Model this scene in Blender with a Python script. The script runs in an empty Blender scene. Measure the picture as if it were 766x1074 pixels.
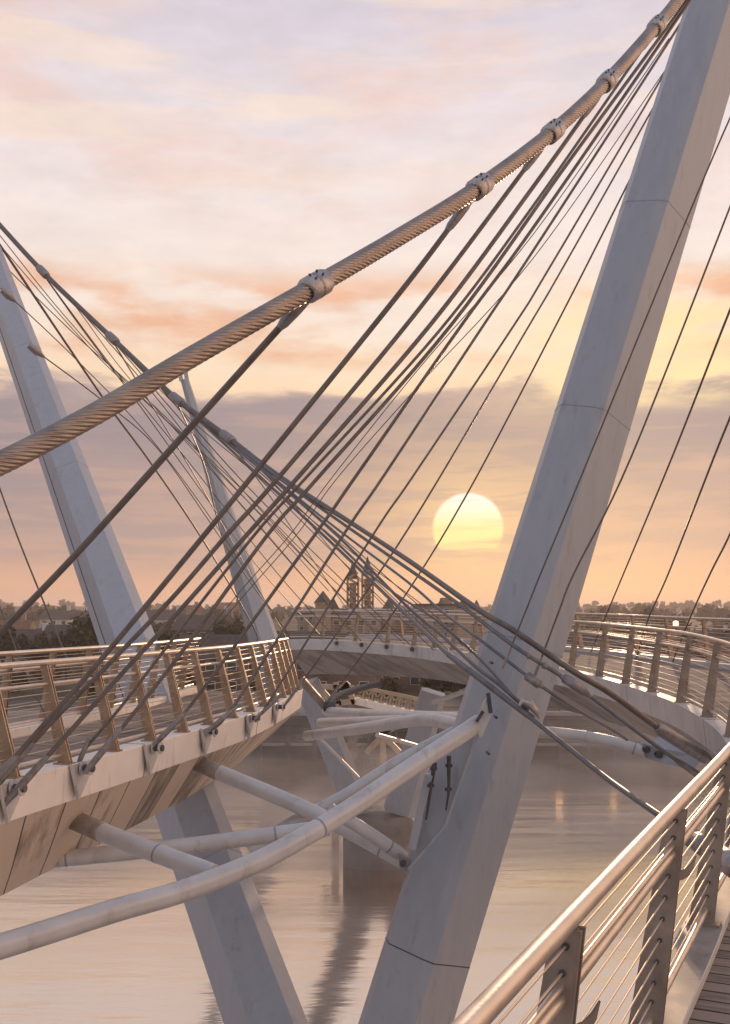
import bpy, math, random
import numpy as np
from mathutils import Vector, Matrix, noise as mnoise
random.seed(7)
R = math.radians
sc = bpy.context.scene
C = sc.collection
F, CX, HY, CZ = 1100.0, 383.0, 645.0, 10.0      # lens in photo pixels, horizon row, eye height over the water

def W(px, py, D):
    return Vector(((px-CX)/F*D, D, CZ+(HY-py)/F*D))

def lin(r, g, b):
    f = lambda c: ((c/255)/12.92 if c/255 <= .04045 else ((c/255+.055)/1.055)**2.4)
    return (f(r), f(g), f(b), 1)

# ------------------------------------------------------------------ objects
def tag(o, label=None, cat=None, group=None, kind=None):
    if label: o['label'] = label
    if cat: o['category'] = cat
    if group: o['group'] = group
    if kind: o['kind'] = kind
    return o

def thing(name, label, cat, loc=(0, 0, 0), group=None):
    o = bpy.data.objects.new(name, None); C.objects.link(o)
    o.location = loc; o.empty_display_size = .2
    return tag(o, label, cat, group)

def wloc(o):
    v = Vector((0, 0, 0))
    while o is not None:
        v += Vector(o.location); o = o.parent
    return v

class MB:
    def __init__(s):
        s.v = []; s.f = []; s.uv = []; s.sm = []
    def add(s, vs, fs, uvs=None, smooth=False):
        n = len(s.v)
        s.v += [tuple(v) for v in vs]
        for i, f in enumerate(fs):
            s.f.append(tuple(a+n for a in f))
            s.uv.append(uvs[i] if uvs else [(0, 0)]*len(f))
            s.sm.append(smooth)
        return s
    def box(s, c, dx, dy, dz, rz=0.0):
        ca, sa = math.cos(rz), math.sin(rz)
        vs = []
        for z in (-1, 1):
            for x, y in ((-1, -1), (1, -1), (1, 1), (-1, 1)):
                X, Y = x*dx/2, y*dy/2
                vs.append((c[0]+X*ca-Y*sa, c[1]+X*sa+Y*ca, c[2]+z*dz/2))
        return s.add(vs, [(3, 2, 1, 0), (4, 5, 6, 7), (0, 1, 5, 4), (1, 2, 6, 5), (2, 3, 7, 6), (3, 0, 4, 7)])
    def beam(s, a, b, w, h, up=Vector((0, 0, 1)), w2=None, h2=None):
        a, b = Vector(a), Vector(b); d = (b-a).normalized()
        x = d.cross(up)
        if x.length < 1e-4: x = d.cross(Vector((1, 0, 0)))
        x.normalize(); y = x.cross(d).normalized()
        w2 = w if w2 is None else w2; h2 = h if h2 is None else h2
        vs = []
        for p, ww, hh in ((a, w, h), (b, w2, h2)):
            for i, j in ((-1, -1), (1, -1), (1, 1), (-1, 1)):
                vs.append(p+x*i*ww/2+y*j*hh/2)
        return s.add(vs, [(3, 2, 1, 0), (4, 5, 6, 7), (0, 1, 5, 4), (1, 2, 6, 5), (2, 3, 7, 6), (3, 0, 4, 7)])
    def tube(s, pts, rad, seg=10, caps=True, lobes=0, pitch=1.0, amp=.07):
        pts = [Vector(p) for p in pts]; n = len(pts)
        rad = rad if isinstance(rad, (list, tuple)) else [rad]*n
        t0 = (pts[1]-pts[0]).normalized()
        x = t0.cross(Vector((0, 0, 1)))
        if x.length < 1e-3: x = Vector((1, 0, 0))
        x.normalize(); vs = []; L = 0; Ls = []
        for i, p in enumerate(pts):
            t = (pts[min(i+1, n-1)]-pts[max(i-1, 0)]).normalized()
            x = (x-t*x.dot(t)).normalized(); y = t.cross(x)
            if i: L += (p-pts[i-1]).length
            Ls.append(L)
            for k in range(seg):
                a = 2*math.pi*k/seg; r = rad[i]
                if lobes:
                    r *= 1-amp+amp*2*abs(math.sin(lobes*(a+2*math.pi*L/pitch)/2))**.7
                vs.append(p+x*math.cos(a)*r+y*math.sin(a)*r)
        fs = []; uv = []
        for i in range(n-1):
            for k in range(seg):
                k2 = (k+1) % seg
                fs.append((i*seg+k, i*seg+k2, (i+1)*seg+k2, (i+1)*seg+k))
                uv.append([(Ls[i], k/seg), (Ls[i], (k+1)/seg), (Ls[i+1], (k+1)/seg), (Ls[i+1], k/seg)])
        s.add(vs, fs, uv, smooth=True)
        if caps:
            s.add(vs[:seg], [tuple(range(seg))[::-1]]); s.add(vs[-seg:], [tuple(range(seg))])
        return s
    def plate(s, poly, th, nrm=None):
        """extruded polygon; poly = list of world points, roughly planar"""
        P = [Vector(p) for p in poly]
        if nrm is None: nrm = (P[1]-P[0]).cross(P[2]-P[0]).normalized()
        n = len(P); vs = [p-nrm*th/2 for p in P]+[p+nrm*th/2 for p in P]
        fs = [tuple(range(n))[::-1], tuple(range(n, 2*n))]
        fs += [(i, (i+1) % n, (i+1) % n+n, i+n) for i in range(n)]
        return s.add(vs, fs)
    def build(s, name, m, parent=None, bevel=0):
        o0 = wloc(parent) if parent else Vector((0, 0, 0))
        me = bpy.data.meshes.new(name)
        me.from_pydata([(v[0]-o0.x, v[1]-o0.y, v[2]-o0.z) for v in s.v], [], s.f)
        uvl = me.uv_layers.new(name='UVMap')
        flat = [c for u in s.uv for p in u for c in p]
        uvl.data.foreach_set('uv', flat)
        me.polygons.foreach_set('use_smooth', s.sm)
        me.materials.append(m); me.update()
        o = bpy.data.objects.new(name, me); C.objects.link(o)
        if parent: o.parent = parent
        if bevel:
            b = o.modifiers.new('bevel', 'BEVEL'); b.width = bevel; b.segments = 2; b.limit_method = 'ANGLE'; b.angle_limit = R(40)
        return o

def catmull(P, n=8):
    P = [np.array(p, float) for p in P]
    P = [2*P[0]-P[1]]+P+[2*P[-1]-P[-2]]
    out = []
    for i in range(1, len(P)-2):
        for k in range(n):
            t = k/n; a, b, c, d = P[i-1:i+3]
            out.append(.5*((2*b)+(-a+c)*t+(2*a-5*b+4*c-d)*t*t+(-a+3*b-3*c+d)*t**3))
    out.append(P[-2]); return out

def route(pts, D0, D1, n=6, tab=None):
    """points (px,py) traced on the photo, real distance running from D0 to D1 like a taut rope (1/D linear)"""
    L = [0]
    for a, b in zip(pts, pts[1:]): L.append(L[-1]+math.hypot(b[0]-a[0], b[1]-a[1]))
    P = []
    for p, l in zip(pts, L):
        q = l/L[-1]; D = 1/((1-q)/D0+q/D1) if tab is None else float(np.interp(p[0], tab[0], tab[1])); P.append(tuple(W(p[0], p[1], D)))
    return [Vector(p) for p in (catmull(P, n) if len(P) > 2 else [P[0], P[1]])]

# ------------------------------------------------------------------ materials
def nt(m): m.use_nodes = True; t = m.node_tree; return t, t.nodes, t.links
MATS = {}
def mat(name, c1, c2=None, rough=.5, metal=0, scale=3, stretch=(1, 1, 1), bump=0, bscale=40, stain=None, stain_amt=.5, stain_scale=2.0, lo=.35, hi=.65, coord='Object'):
    if name in MATS: return MATS[name]
    m = bpy.data.materials.new(name); t, N, Lk = nt(m); b = N['Principled BSDF']
    b.inputs['Roughness'].default_value = rough; b.inputs['Metallic'].default_value = metal
    if rough >= .8: b.inputs['Specular IOR Level'].default_value = .12
    tc = N.new('ShaderNodeTexCoord'); mp = N.new('ShaderNodeMapping'); mp.inputs['Scale'].default_value = stretch
    Lk.new(tc.outputs[coord], mp.inputs['Vector'])
    nz = N.new('ShaderNodeTexNoise'); nz.inputs['Scale'].default_value = scale; nz.inputs['Detail'].default_value = 6; nz.inputs['Roughness'].default_value = .62
    Lk.new(mp.outputs[0], nz.inputs['Vector'])
    cr = N.new('ShaderNodeValToRGB'); cr.color_ramp.elements[0].position = lo; cr.color_ramp.elements[1].position = hi
    cr.color_ramp.elements[0].color = (*c1, 1); cr.color_ramp.elements[1].color = (*(c2 or c1), 1)
    Lk.new(nz.outputs['Fac'], cr.inputs[0]); out = cr.outputs[0]
    if stain:
        n2 = N.new('ShaderNodeTexNoise'); n2.inputs['Scale'].default_value = stain_scale; n2.inputs['Detail'].default_value = 8; n2.inputs['Roughness'].default_value = .7
        mp2 = N.new('ShaderNodeMapping'); mp2.inputs['Scale'].default_value = (1, 1, .22); Lk.new(tc.outputs['Object'], mp2.inputs['Vector']); Lk.new(mp2.outputs[0], n2.inputs['Vector'])
        r2 = N.new('ShaderNodeValToRGB'); r2.color_ramp.elements[0].position = .56; r2.color_ramp.elements[1].position = .72
        r2.color_ramp.elements[0].color = (0, 0, 0, 1); r2.color_ramp.elements[1].color = (stain_amt,)*3+(1,)
        Lk.new(n2.outputs['Fac'], r2.inputs[0])
        mx = N.new('ShaderNodeMix'); mx.data_type = 'RGBA'; mx.inputs[7].default_value = (*stain, 1)
        Lk.new(r2.outputs[0], mx.inputs[0]); Lk.new(out, mx.inputs[6]); out = mx.outputs[2]
    Lk.new(out, b.inputs['Base Color'])
    rr = N.new('ShaderNodeMapRange'); rr.inputs[3].default_value = max(.03, rough-.1); rr.inputs[4].default_value = min(1, rough+.15)
    Lk.new(nz.outputs['Fac'], rr.inputs[0]); Lk.new(rr.outputs[0], b.inputs['Roughness'])
    if bump:
        n3 = N.new('ShaderNodeTexNoise'); n3.inputs['Scale'].default_value = bscale; n3.inputs['Detail'].default_value = 4
        Lk.new(tc.outputs['Object'], n3.inputs['Vector'])
        bp = N.new('ShaderNodeBump'); bp.inputs['Strength'].default_value = bump; bp.inputs['Distance'].default_value = .02
        Lk.new(n3.outputs['Fac'], bp.inputs['Height']); Lk.new(bp.outputs[0], b.inputs['Normal'])
    MATS[name] = m; return m

def board_mat(name, c1, c2, width, gap, rough=.7, angle=0.0, gapcol=(.02, .016, .013), bump=.6, metal=0.0, grain=(22, 1.6, 1)):
    """boards / panels across the deck, from the sweep's own metres (u along, v across)"""
    m = bpy.data.materials.new(name); t, N, Lk = nt(m); b = N['Principled BSDF']
    uv = N.new('ShaderNodeUVMap'); mp = N.new('ShaderNodeMapping'); mp.inputs['Rotation'].default_value = (0, 0, angle)
    Lk.new(uv.outputs[0], mp.inputs['Vector'])
    sp = N.new('ShaderNodeSeparateXYZ'); Lk.new(mp.outputs[0], sp.inputs[0])
    dv = N.new('ShaderNodeMath'); dv.operation = 'DIVIDE'; dv.inputs[1].default_value = width; Lk.new(sp.outputs[0], dv.inputs[0])
    fr = N.new('ShaderNodeMath'); fr.operation = 'FRACT'; Lk.new(dv.outputs[0], fr.inputs[0])
    fl = N.new('ShaderNodeMath'); fl.operation = 'FLOOR'; Lk.new(dv.outputs[0], fl.inputs[0])
    wn = N.new('ShaderNodeTexWhiteNoise'); wn.noise_dimensions = '1D'; Lk.new(fl.outputs[0], wn.inputs['W'])
    st = N.new('ShaderNodeMapping'); st.inputs['Scale'].default_value = grain; Lk.new(mp.outputs[0], st.inputs['Vector'])
    nz = N.new('ShaderNodeTexNoise'); nz.inputs['Scale'].default_value = 1.2; nz.inputs['Detail'].default_value = 7; nz.inputs['Roughness'].default_value = .7
    Lk.new(st.outputs[0], nz.inputs['Vector'])
    n4 = N.new('ShaderNodeTexNoise'); n4.inputs['Scale'].default_value = .9; n4.inputs['Detail'].default_value = 5; Lk.new(uv.outputs[0], n4.inputs['Vector'])
    ad = N.new('ShaderNodeMath'); ad.operation = 'MULTIPLY_ADD'; ad.inputs[1].default_value = .38; Lk.new(wn.outputs['Value'], ad.inputs[0]); Lk.new(nz.outputs['Fac'], ad.inputs[2])
    ad2 = N.new('ShaderNodeMath'); ad2.operation = 'MULTIPLY_ADD'; ad2.inputs[1].default_value = .6; Lk.new(n4.outputs['Fac'], ad2.inputs[0]); Lk.new(ad.outputs[0], ad2.inputs[2])
    cr = N.new('ShaderNodeValToRGB'); cr.color_ramp.elements[0].position = .7; cr.color_ramp.elements[1].position = 1.2 if False else 1.0
    cr.color_ramp.elements[0].position = .72
    cr.color_ramp.elements[0].color = (*c1, 1); cr.color_ramp.elements[1].color = (*c2, 1); Lk.new(ad2.outputs[0], cr.inputs[0])
    lt = N.new('ShaderNodeMath'); lt.operation = 'LESS_THAN'; lt.inputs[1].default_value = gap; Lk.new(fr.outputs[0], lt.inputs[0])
    mx = N.new('ShaderNodeMix'); mx.data_type = 'RGBA'; mx.inputs[7].default_value = (*gapcol, 1)
    Lk.new(lt.outputs[0], mx.inputs[0]); Lk.new(cr.outputs[0], mx.inputs[6]); Lk.new(mx.outputs[2], b.inputs['Base Color'])
    sb = N.new('ShaderNodeMath'); sb.operation = 'MULTIPLY_ADD'; sb.inputs[1].default_value = -2.0; Lk.new(lt.outputs[0], sb.inputs[0]); Lk.new(nz.outputs['Fac'], sb.inputs[2])
    bp = N.new('ShaderNodeBump'); bp.inputs['Strength'].default_value = bump; bp.inputs['Distance'].default_value = .008
    Lk.new(sb.outputs[0], bp.inputs['Height']); Lk.new(bp.outputs[0], b.inputs['Normal'])
    b.inputs['Roughness'].default_value = rough; b.inputs['Metallic'].default_value = metal; b.inputs['Specular IOR Level'].default_value = .22
    return m

M_pylon = mat('painted_steel', (.33, .345, .375), (.37, .38, .41), rough=.40, scale=2.0, stretch=(3, 3, .2), stain=(.17, .12, .09), stain_amt=.38, stain_scale=6, bump=.08, bscale=5)
M_seam = mat('weld_seam', (.22, .22, .25), (.30, .30, .32), rough=.5, scale=9)
M_tube = mat('tube_paint', (.47, .45, .44), (.58, .55, .53), rough=.36, metal=.15, scale=2.2, stain=(.19, .12, .08), stain_amt=.5, stain_scale=3.2, bump=.05, bscale=12)
M_fascia = mat('fascia_paint', (.80, .72, .64), (.88, .80, .72), rough=.5, scale=2, stain=(.34, .20, .12), stain_amt=.6, stain_scale=5, bump=.06, bscale=10)
M_soffitL = board_mat('soffit_panels_lit', (.22, .165, .12), (.66, .53, .41), .62, .035, rough=.5, angle=R(34), gapcol=(.06, .045, .035), grain=(5, .6, 1), bump=.25)  # light off the water on this underside is put into a brighter base
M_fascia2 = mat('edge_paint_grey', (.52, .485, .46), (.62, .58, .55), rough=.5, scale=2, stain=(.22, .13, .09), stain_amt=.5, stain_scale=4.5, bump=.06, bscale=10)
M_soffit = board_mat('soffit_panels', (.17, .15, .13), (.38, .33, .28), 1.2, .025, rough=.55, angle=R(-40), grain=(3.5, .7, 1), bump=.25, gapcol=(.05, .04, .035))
M_deck = board_mat('deck_boards', (.10, .08, .065), (.27, .21, .17), .145, .1, rough=.92, gapcol=(.012, .01, .009))
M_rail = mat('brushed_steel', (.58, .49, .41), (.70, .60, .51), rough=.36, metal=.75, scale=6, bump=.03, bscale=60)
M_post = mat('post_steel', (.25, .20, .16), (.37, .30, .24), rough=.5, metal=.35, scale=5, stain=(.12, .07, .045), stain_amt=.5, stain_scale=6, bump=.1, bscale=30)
M_post2 = mat('post_steel_golden_lit', (.30, .205, .135), (.44, .32, .22), rough=.45, metal=.45, scale=5, stain=(.14, .08, .05), stain_amt=.5, stain_scale=6, bump=.1, bscale=30)  # golden light on these posts is put into the base colour
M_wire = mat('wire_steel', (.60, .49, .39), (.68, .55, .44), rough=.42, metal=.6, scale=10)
M_rope = mat('strand_steel', (.25, .205, .18), (.36, .29, .24), rough=.3, metal=.85, scale=5, stain=(.10, .06, .04), stain_amt=.4, stain_scale=8)
M_hang = mat('hanger_steel', (.125, .10, .088), (.19, .155, .133), rough=.42, metal=.5, scale=6)
M_thin = mat('thin_wire_dark', (.10, .08, .07), (.15, .12, .10), rough=.75, scale=6)
M_hang2 = mat('hanger_steel_grey', (.125, .12, .125), (.19, .18, .18), rough=.42, metal=.45, scale=6)
M_sock = mat('cast_socket', (.22, .20, .195), (.33, .30, .29), rough=.45, metal=.6, scale=14, stain=(.13, .07, .04), stain_amt=.5, stain_scale=12, bump=.2, bscale=30)
M_clamp = mat('cast_clamp', (.36, .32, .31), (.50, .45, .42), rough=.36, metal=.75, scale=18, stain=(.14, .08, .05), stain_amt=.6, stain_scale=14, bump=.25, bscale=40)
M_conc = mat('concrete', (.22, .19, .17), (.34, .30, .27), rough=.85, scale=1.5, stain=(.08, .07, .06), stain_amt=.7, stain_scale=.8, bump=.4, bscale=12)
M_dark = mat('dark_steel', (.05, .045, .045), (.11, .10, .10), rough=.55, metal=.3, scale=7)

# ------------------------------------------------------------------ sweep helpers for the decks
class Path:
    def __init__(s, ctrl, side, n=10):
        P = catmull(ctrl, n)
        s.P = P; s.side = side; s.L = [0]
        for a, b in zip(P, P[1:]): s.L.append(s.L[-1]+math.hypot(b[0]-a[0], b[1]-a[1]))
    def at(s, l):
        l = max(0, min(s.L[-1]-1e-6, l))
        i = int(np.searchsorted(s.L, l, side='right')-1); i = min(i, len(s.P)-2)
        q = (l-s.L[i])/(s.L[i+1]-s.L[i]); p = s.P[i]*(1-q)+s.P[i+1]*q
        a = s.P[max(i-1, 0)]; b = s.P[min(i+2, len(s.P)-1)]
        d = np.array([b[0]-a[0], b[1]-a[1]]); d /= np.linalg.norm(d)
        nrm = np.array([d[1], -d[0]])*s.side
        return p, d, nrm
    def pt(s, l, off, dz):
        p, d, n = s.at(l)
        return Vector((p[0]+n[0]*off, p[1]+n[1]*off, p[2]+dz))
    def find(s, Y):
        for i in range(len(s.P)-1):
            if s.P[i][1] <= Y < s.P[i+1][1]: return s.L[i]+(Y-s.P[i][1])/(s.P[i+1][1]-s.P[i][1])*(s.L[i+1]-s.L[i])

def sweep(path, prof, l0, l1, step=.4, closed=False):
    """prof(p) -> list of (inward, dz)"""
    mb = MB(); n = max(2, int((l1-l0)/step)); rows = []; ls = [l0+(l1-l0)*i/n for i in range(n+1)]
    for l in ls:
        p, d, nn = path.at(l)
        rows.append([(Vector((p[0]+nn[0]*o, p[1]+nn[1]*o, p[2]+z)), o, z) for o, z in prof(p)])
    m = len(rows[0]); vs = [q[0] for r in rows for q in r]; fs = []; uv = []
    acc = []
    for r in rows:
        a = [0]
        for x, y in zip(r, r[1:]): a.append(a[-1]+math.hypot(y[1]-x[1], y[2]-x[2]))
        acc.append(a)
    for i in range(n):
        for j in range(m-1 if not closed else m):
            k = (j+1) % m
            f = (i*m+j, (i+1)*m+j, (i+1)*m+k, i*m+k)
            u = [(ls[i], acc[i][j]), (ls[i+1], acc[i+1][j]), (ls[i+1], acc[i+1][k]), (ls[i], acc[i][k])]
            if path.side < 0: f = f[::-1]; u = u[::-1]
            fs.append(f); uv.append(u)
    mb.add(vs, fs, uv)
    if closed:
        mb.add(vs[:m], [tuple(range(m))]); mb.add(vs[-m:], [tuple(range(m))[::-1]])
    return mb

def make_deck(path, label, l0, l1, joints, kw=.30, off=0.0, fm=M_fascia, sm=M_soffitL):
    t = thing('bridge_deck', label, 'bridge deck', path.pt(l0, 0, 0))
    w = lambda p: p[3]
    sweep(path, lambda p: [(kw, -.05), (w(p)-.30, -.05), (w(p)-.30, -.14), (kw, -.14)], l0, l1, closed=True).build('decking', M_deck, t)
    sweep(path, lambda p: [(off, 0), (kw, 0), (kw, -.15), (.12+off, -.15), (.10+off, -.395), (.05+off, -.40)], l0, l1, closed=True).build('edge_beam', fm, t, bevel=.006)
    sweep(path, lambda p: [(w(p)-.3, .06), (w(p), .06), (w(p)-.05, -.40), (w(p)-.10, -.395), (w(p)-.12, -.15), (w(p)-.3, -.15)], l0, l1, closed=True).build('edge_beam', fm, t)
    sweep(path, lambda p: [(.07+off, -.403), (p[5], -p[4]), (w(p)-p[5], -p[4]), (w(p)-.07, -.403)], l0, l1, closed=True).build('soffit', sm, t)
    for l in joints:                              # butt joints of the edge beam, a dark rubber strip standing 3 mm proud
        mb = MB(); p, d, n = path.at(l); d3 = Vector((d[0], d[1], 0))*.006
        q = [path.pt(l, -.003, .003), path.pt(l, .31, .003), path.pt(l, .31, -.02), path.pt(l, .02, -.02), path.pt(l, .047, -.40), path.pt(l, .03, -.40)]
        q = [path.pt(l, off-.003, .003), path.pt(l, off+.047, -.402), path.pt(l, off+.07, -.402), path.pt(l, off+.02, -.002), path.pt(l, kw, -.002), path.pt(l, kw, .003)]
        mb.plate(q, .012, Vector((d[0], d[1], 0))); mb.build('joint_strip', M_dark, t)
    return t

def make_railing(path, label, l0, l1, posts, inset, flip, lean=.17, H=1.08, near=False, wr=.0055):
    """inset measured from the swept edge; flip=-1 leans the other way (outer side)"""
    t = thing('railing', label, 'railing', path.pt(l0, inset(path.at(l0)[0]), 0))
    def line(h, r, name, seg, m):
        n = max(2, int((l1-l0)/.45)); pts = []
        for i in range(n+1):
            l = l0+(l1-l0)*i/n; p = path.at(l)[0]
            pts.append(path.pt(l, inset(p)+flip*lean*h/H, h))
        return MB().tube(pts, r, seg).build(name, m, t)
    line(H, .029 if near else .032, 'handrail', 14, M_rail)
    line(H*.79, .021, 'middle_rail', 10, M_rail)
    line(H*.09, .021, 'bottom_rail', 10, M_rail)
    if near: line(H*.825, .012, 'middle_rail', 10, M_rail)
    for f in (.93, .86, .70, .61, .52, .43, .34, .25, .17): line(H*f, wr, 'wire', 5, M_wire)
    for i, l in enumerate(posts):
        p, d, n = path.at(l); d3 = Vector((d[0], d[1], 0)); n3 = Vector((n[0], n[1], 0))*flip
        b = path.pt(l, inset(p), 0); top = b+n3*lean+Vector((0, 0, H-.03))
        mb = MB(); wb, wt = .15, .085
        for s in (-1, 1):                          # two flat bars side by side
            o = d3*.021*s
            A = [b-n3*wb*.6+o, b+n3*wb*.4+o, top+n3*wt*.4+o, top-n3*wt*.6+o]
            mb.plate(A, .014, d3)
        mb.plate([b-n3*.075+Vector((0, 0, .03)), b+n3*.04+Vector((0, 0, .03)), top+n3*.02, top-n3*.035], .026, d3)
        pm = M_post if near else M_post2; po = mb.build('post', pm, t)
        MB().box(b+n3*.0+Vector((0, 0, .009)), .12, .2, .018, math.atan2(n3.y, n3.x)+math.pi/2).build('base_plate', pm, po)
        if near and i < 6:
            for f in (.93, .86, .70, .61, .52, .43, .34, .25, .17):
                q = b+n3*lean*f+Vector((0, 0, H*f))
                MB().tube([q-d3*.036, q+d3*.036], .011, 8).build('wire_ferrule', M_dark, po)
            # curved horn bracket standing out towards the water
            q = b+n3*(lean*.7+.03)+Vector((0, 0, H*.71)); up = Vector((0, 0, 1)); out = (d3*.55+n3*.75).normalized()
            arc = [(0, -.055), (.05, -.05), (.10, -.02), (.135, .035), (.155, .115), (.115, .06), (.075, .025), (.035, .012), (0, .015)]
            mb = MB().plate([q+out*a*.62+up*z*.62 for a, z in arc], .012); mb.build('bracket', M_post, po)
    return t

# right-hand deck: from behind the camera round to the middle of the river
K = [(-2.3, -3, 8.08), (-.92, 0, 8.08), (1.25, 4.64, 8.08), (2.12, 6.5, 8.08), (3.24, 9.0, 8.09), (4.50, 12.6, 8.44), (4.97, 15.8, 8.59), (5.03, 18.4, 8.66),
     (4.95, 21, 8.71), (4.72, 22.8, 8.76), (4.30, 25.3, 8.80), (3.14, 30, 8.90), (1.41, 35.6, 8.98), (-1.52, 39, 9.09), (-2.9, 40, 9.07)]
def ext(K, wd, kd, ins): return [(*k, w, d, i) for k, w, d, i in zip(K, wd, kd, ins)]
kR = Path(ext(K, [4.2]*15, [1.0]*4+[1.1]*3+[1.25]*5+[1.2, 1.35, 1.4], [1.1]*15), 1)
LK = [(-4.5, 0, 8.41), (-4.15, 4, 8.41), (-3.72, 7.5, 8.41), (-3.42, 9.83, 8.41), (-3.12, 11.1, 8.41), (-2.87, 12.1, 8.41), (-2.36, 14.3, 8.41), (-1.86, 16.7, 8.41), (-1.55, 19.4, 8.41), (-1.33, 22.5, 8.41)]
kL = Path(ext(LK, [2.5]*10, [1.45, 1.45, 1.5, 1.52, 1.5, 1.46, 1.38, 1.28, 1.2, 1.05], [.95]*7+[.9, .85, .75]), -1)
lR = kR.L[-1]; lL = kL.L[-1]
make_deck(kR, 'curving footbridge deck sweeping from the right edge behind the near pylon', 0, lR,
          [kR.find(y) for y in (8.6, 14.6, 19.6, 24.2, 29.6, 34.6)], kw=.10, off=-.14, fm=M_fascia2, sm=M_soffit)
make_deck(kL, 'left footbridge deck with rust-streaked white edge beam and brown panelled underside', 0, lL, [kL.find(y) for y in (8, 12.9, 17.4)])
MB_k = sweep(kR, lambda p: [(-.136, .003), (.096, .003)], 0, kR.find(11)).build('kerb_plate', mat('kerb_steel', (.20, .18, .17), (.30, .27, .25), rough=.5, scale=5, stain=(.12, .08, .06), stain_amt=.6, stain_scale=6), bpy.data.objects['bridge_deck'])
pR = []
l = kR.find(6.5)
while l > .3: pR.append(l); l -= 1.95
l = kR.find(6.5)+1.95; pR.reverse()
while l < lR-.1: pR.append(l); l += 1.72
nearposts = pR
make_railing(kR, 'tubular steel railing nearest the camera, running from bottom right to the middle span', 0, lR-.05, nearposts, lambda p: -.02, 1, lean=.14, near=True, wr=.004)
make_railing(kR, 'steel railing on the far side of the right hand deck', kR.find(12), lR-.05, [kR.find(12)+.9+i*1.72 for i in range(int((lR-kR.find(12))/1.72))], lambda p: p[3]-.1, -1, H=1.12)
pL = [kL.find(y) for y in (7.6, 8.75, 10.2, 11.15, 12.2, 13.2, 14.2, 15.15, 16.15, 17.2, 18.2, 19.2, 20.1, 20.9, 21.6, 22.2)]
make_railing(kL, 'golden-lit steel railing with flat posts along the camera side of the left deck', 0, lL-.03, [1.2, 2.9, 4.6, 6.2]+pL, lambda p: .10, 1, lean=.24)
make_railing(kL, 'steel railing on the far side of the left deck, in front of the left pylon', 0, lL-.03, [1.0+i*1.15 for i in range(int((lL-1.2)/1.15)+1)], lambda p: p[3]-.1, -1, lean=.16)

# ------------------------------------------------------------------ pylons
def pylon(name, label, cat, axis, widths, section, seams, extra=None, m=M_pylon, bev=.012, parent=None):
    """axis = world points bottom..top; widths = full width at each; section in half-widths (u right, v towards back)"""
    t = parent or thing(name, label, cat, axis[0])
    def ring(q):                                   # q 0..1 along axis
        n = len(axis)-1; x = q*n; i = min(int(x), n-1); f = x-i
        c = axis[i]*(1-f)+axis[i+1]*f; wd = widths[i]*(1-f)+widths[i+1]*f
        ax = (axis[-1]-axis[0]).normalized(); v = Vector((0, 1, 0)); v = (v-ax*v.dot(ax)).normalized(); u = v.cross(ax)
        if u.x < 0: u = -u
        return c, wd, u, v, ax
    mb = MB(); vs = []; qs = [i/(len(axis)*6) for i in range(len(axis)*6+1)]; m_ = len(section)
    for q in qs:
        c, wd, u, v, ax = ring(q)
        vs += [c+u*a*wd/2+v*b*wd/2 for a, b in section]
    fs = [(i*m_+j, i*m_+(j+1) % m_, (i+1)*m_+(j+1) % m_, (i+1)*m_+j) for i in range(len(qs)-1) for j in range(m_)]
    mb.add(vs, fs); mb.add(vs[:m_], [tuple(range(m_))[::-1]]); mb.add(vs[-m_:], [tuple(range(m_))])
    t = mb.build('leg' if parent else 'shaft', m, t, bevel=bev) if parent else (mb.build('shaft', m, t, bevel=bev) and t)
    for q in seams:
        dark = q in (.2155,)
        mb = MB(); vs = []
        for dq, e in ((-.006, .0), (-.004, .004), (.004, .004), (.006, .0)):
            c, wd, u, v, ax = ring(q); c = c+ax*dq*1.5; s_ = 1+e*2/wd
            vs += [c+u*a*wd/2*s_+v*b*wd/2*s_ for a, b in section]
        mb.add(vs, [(i*m_+j, i*m_+(j+1) % m_, (i+1)*m_+(j+1) % m_, (i+1)*m_+j) for i in range(3) for j in range(m_)])
        mb.build('weld_seam', M_dark if dark else M_seam, t)
    return t, ring

secR = [(-1, .45), (-.955, -.12), (-.22, -.66), (.02, -.74), (.94, .12), (1, .6), (.5, .95), (-.6, .95)]
def line3(pa, Da, pb, Db, Zlo, Zhi, n):
    a, b = W(*pa, Da), W(*pb, Db); d = b-a
    ta, tb = (Zlo-a.z)/d.z, (Zhi-a.z)/d.z
    return [a+d*(ta+(tb-ta)*i/n) for i in range(n+1)]
axR = line3((429, 1074), 14.3, (563, 640), 14.9, .6, 22.5, 8)
pyR, ringR = pylon('bridge_pylon', 'tall blue-grey faceted steel pylon leaning right, nearest the camera', 'bridge pylon', axR,
             [1.30, 1.27, 1.24, 1.2, 1.16, 1.12, 1.08, 1.03, .98], secR, (.12, .2155, .41, .56, .70, .86))
secL = [(-1, .45), (-.08, -.58), (.82, -.40), (1, .2), (.6, .9), (-.7, .9)]
axL = line3((274, 1074), 16, (134, 683), 21, .6, 21, 8)
pyL, ringL = pylon('bridge_pylon', 'blue-grey steel pylon leaning left behind the left deck, its lower leg reappearing under that deck', 'bridge pylon', axL,
             [1.34, 1.31, 1.28, 1.24, 1.18, 1.12, 1.06, 1.02, .98], secL, (.1, .25, .42, .62, .8))
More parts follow.
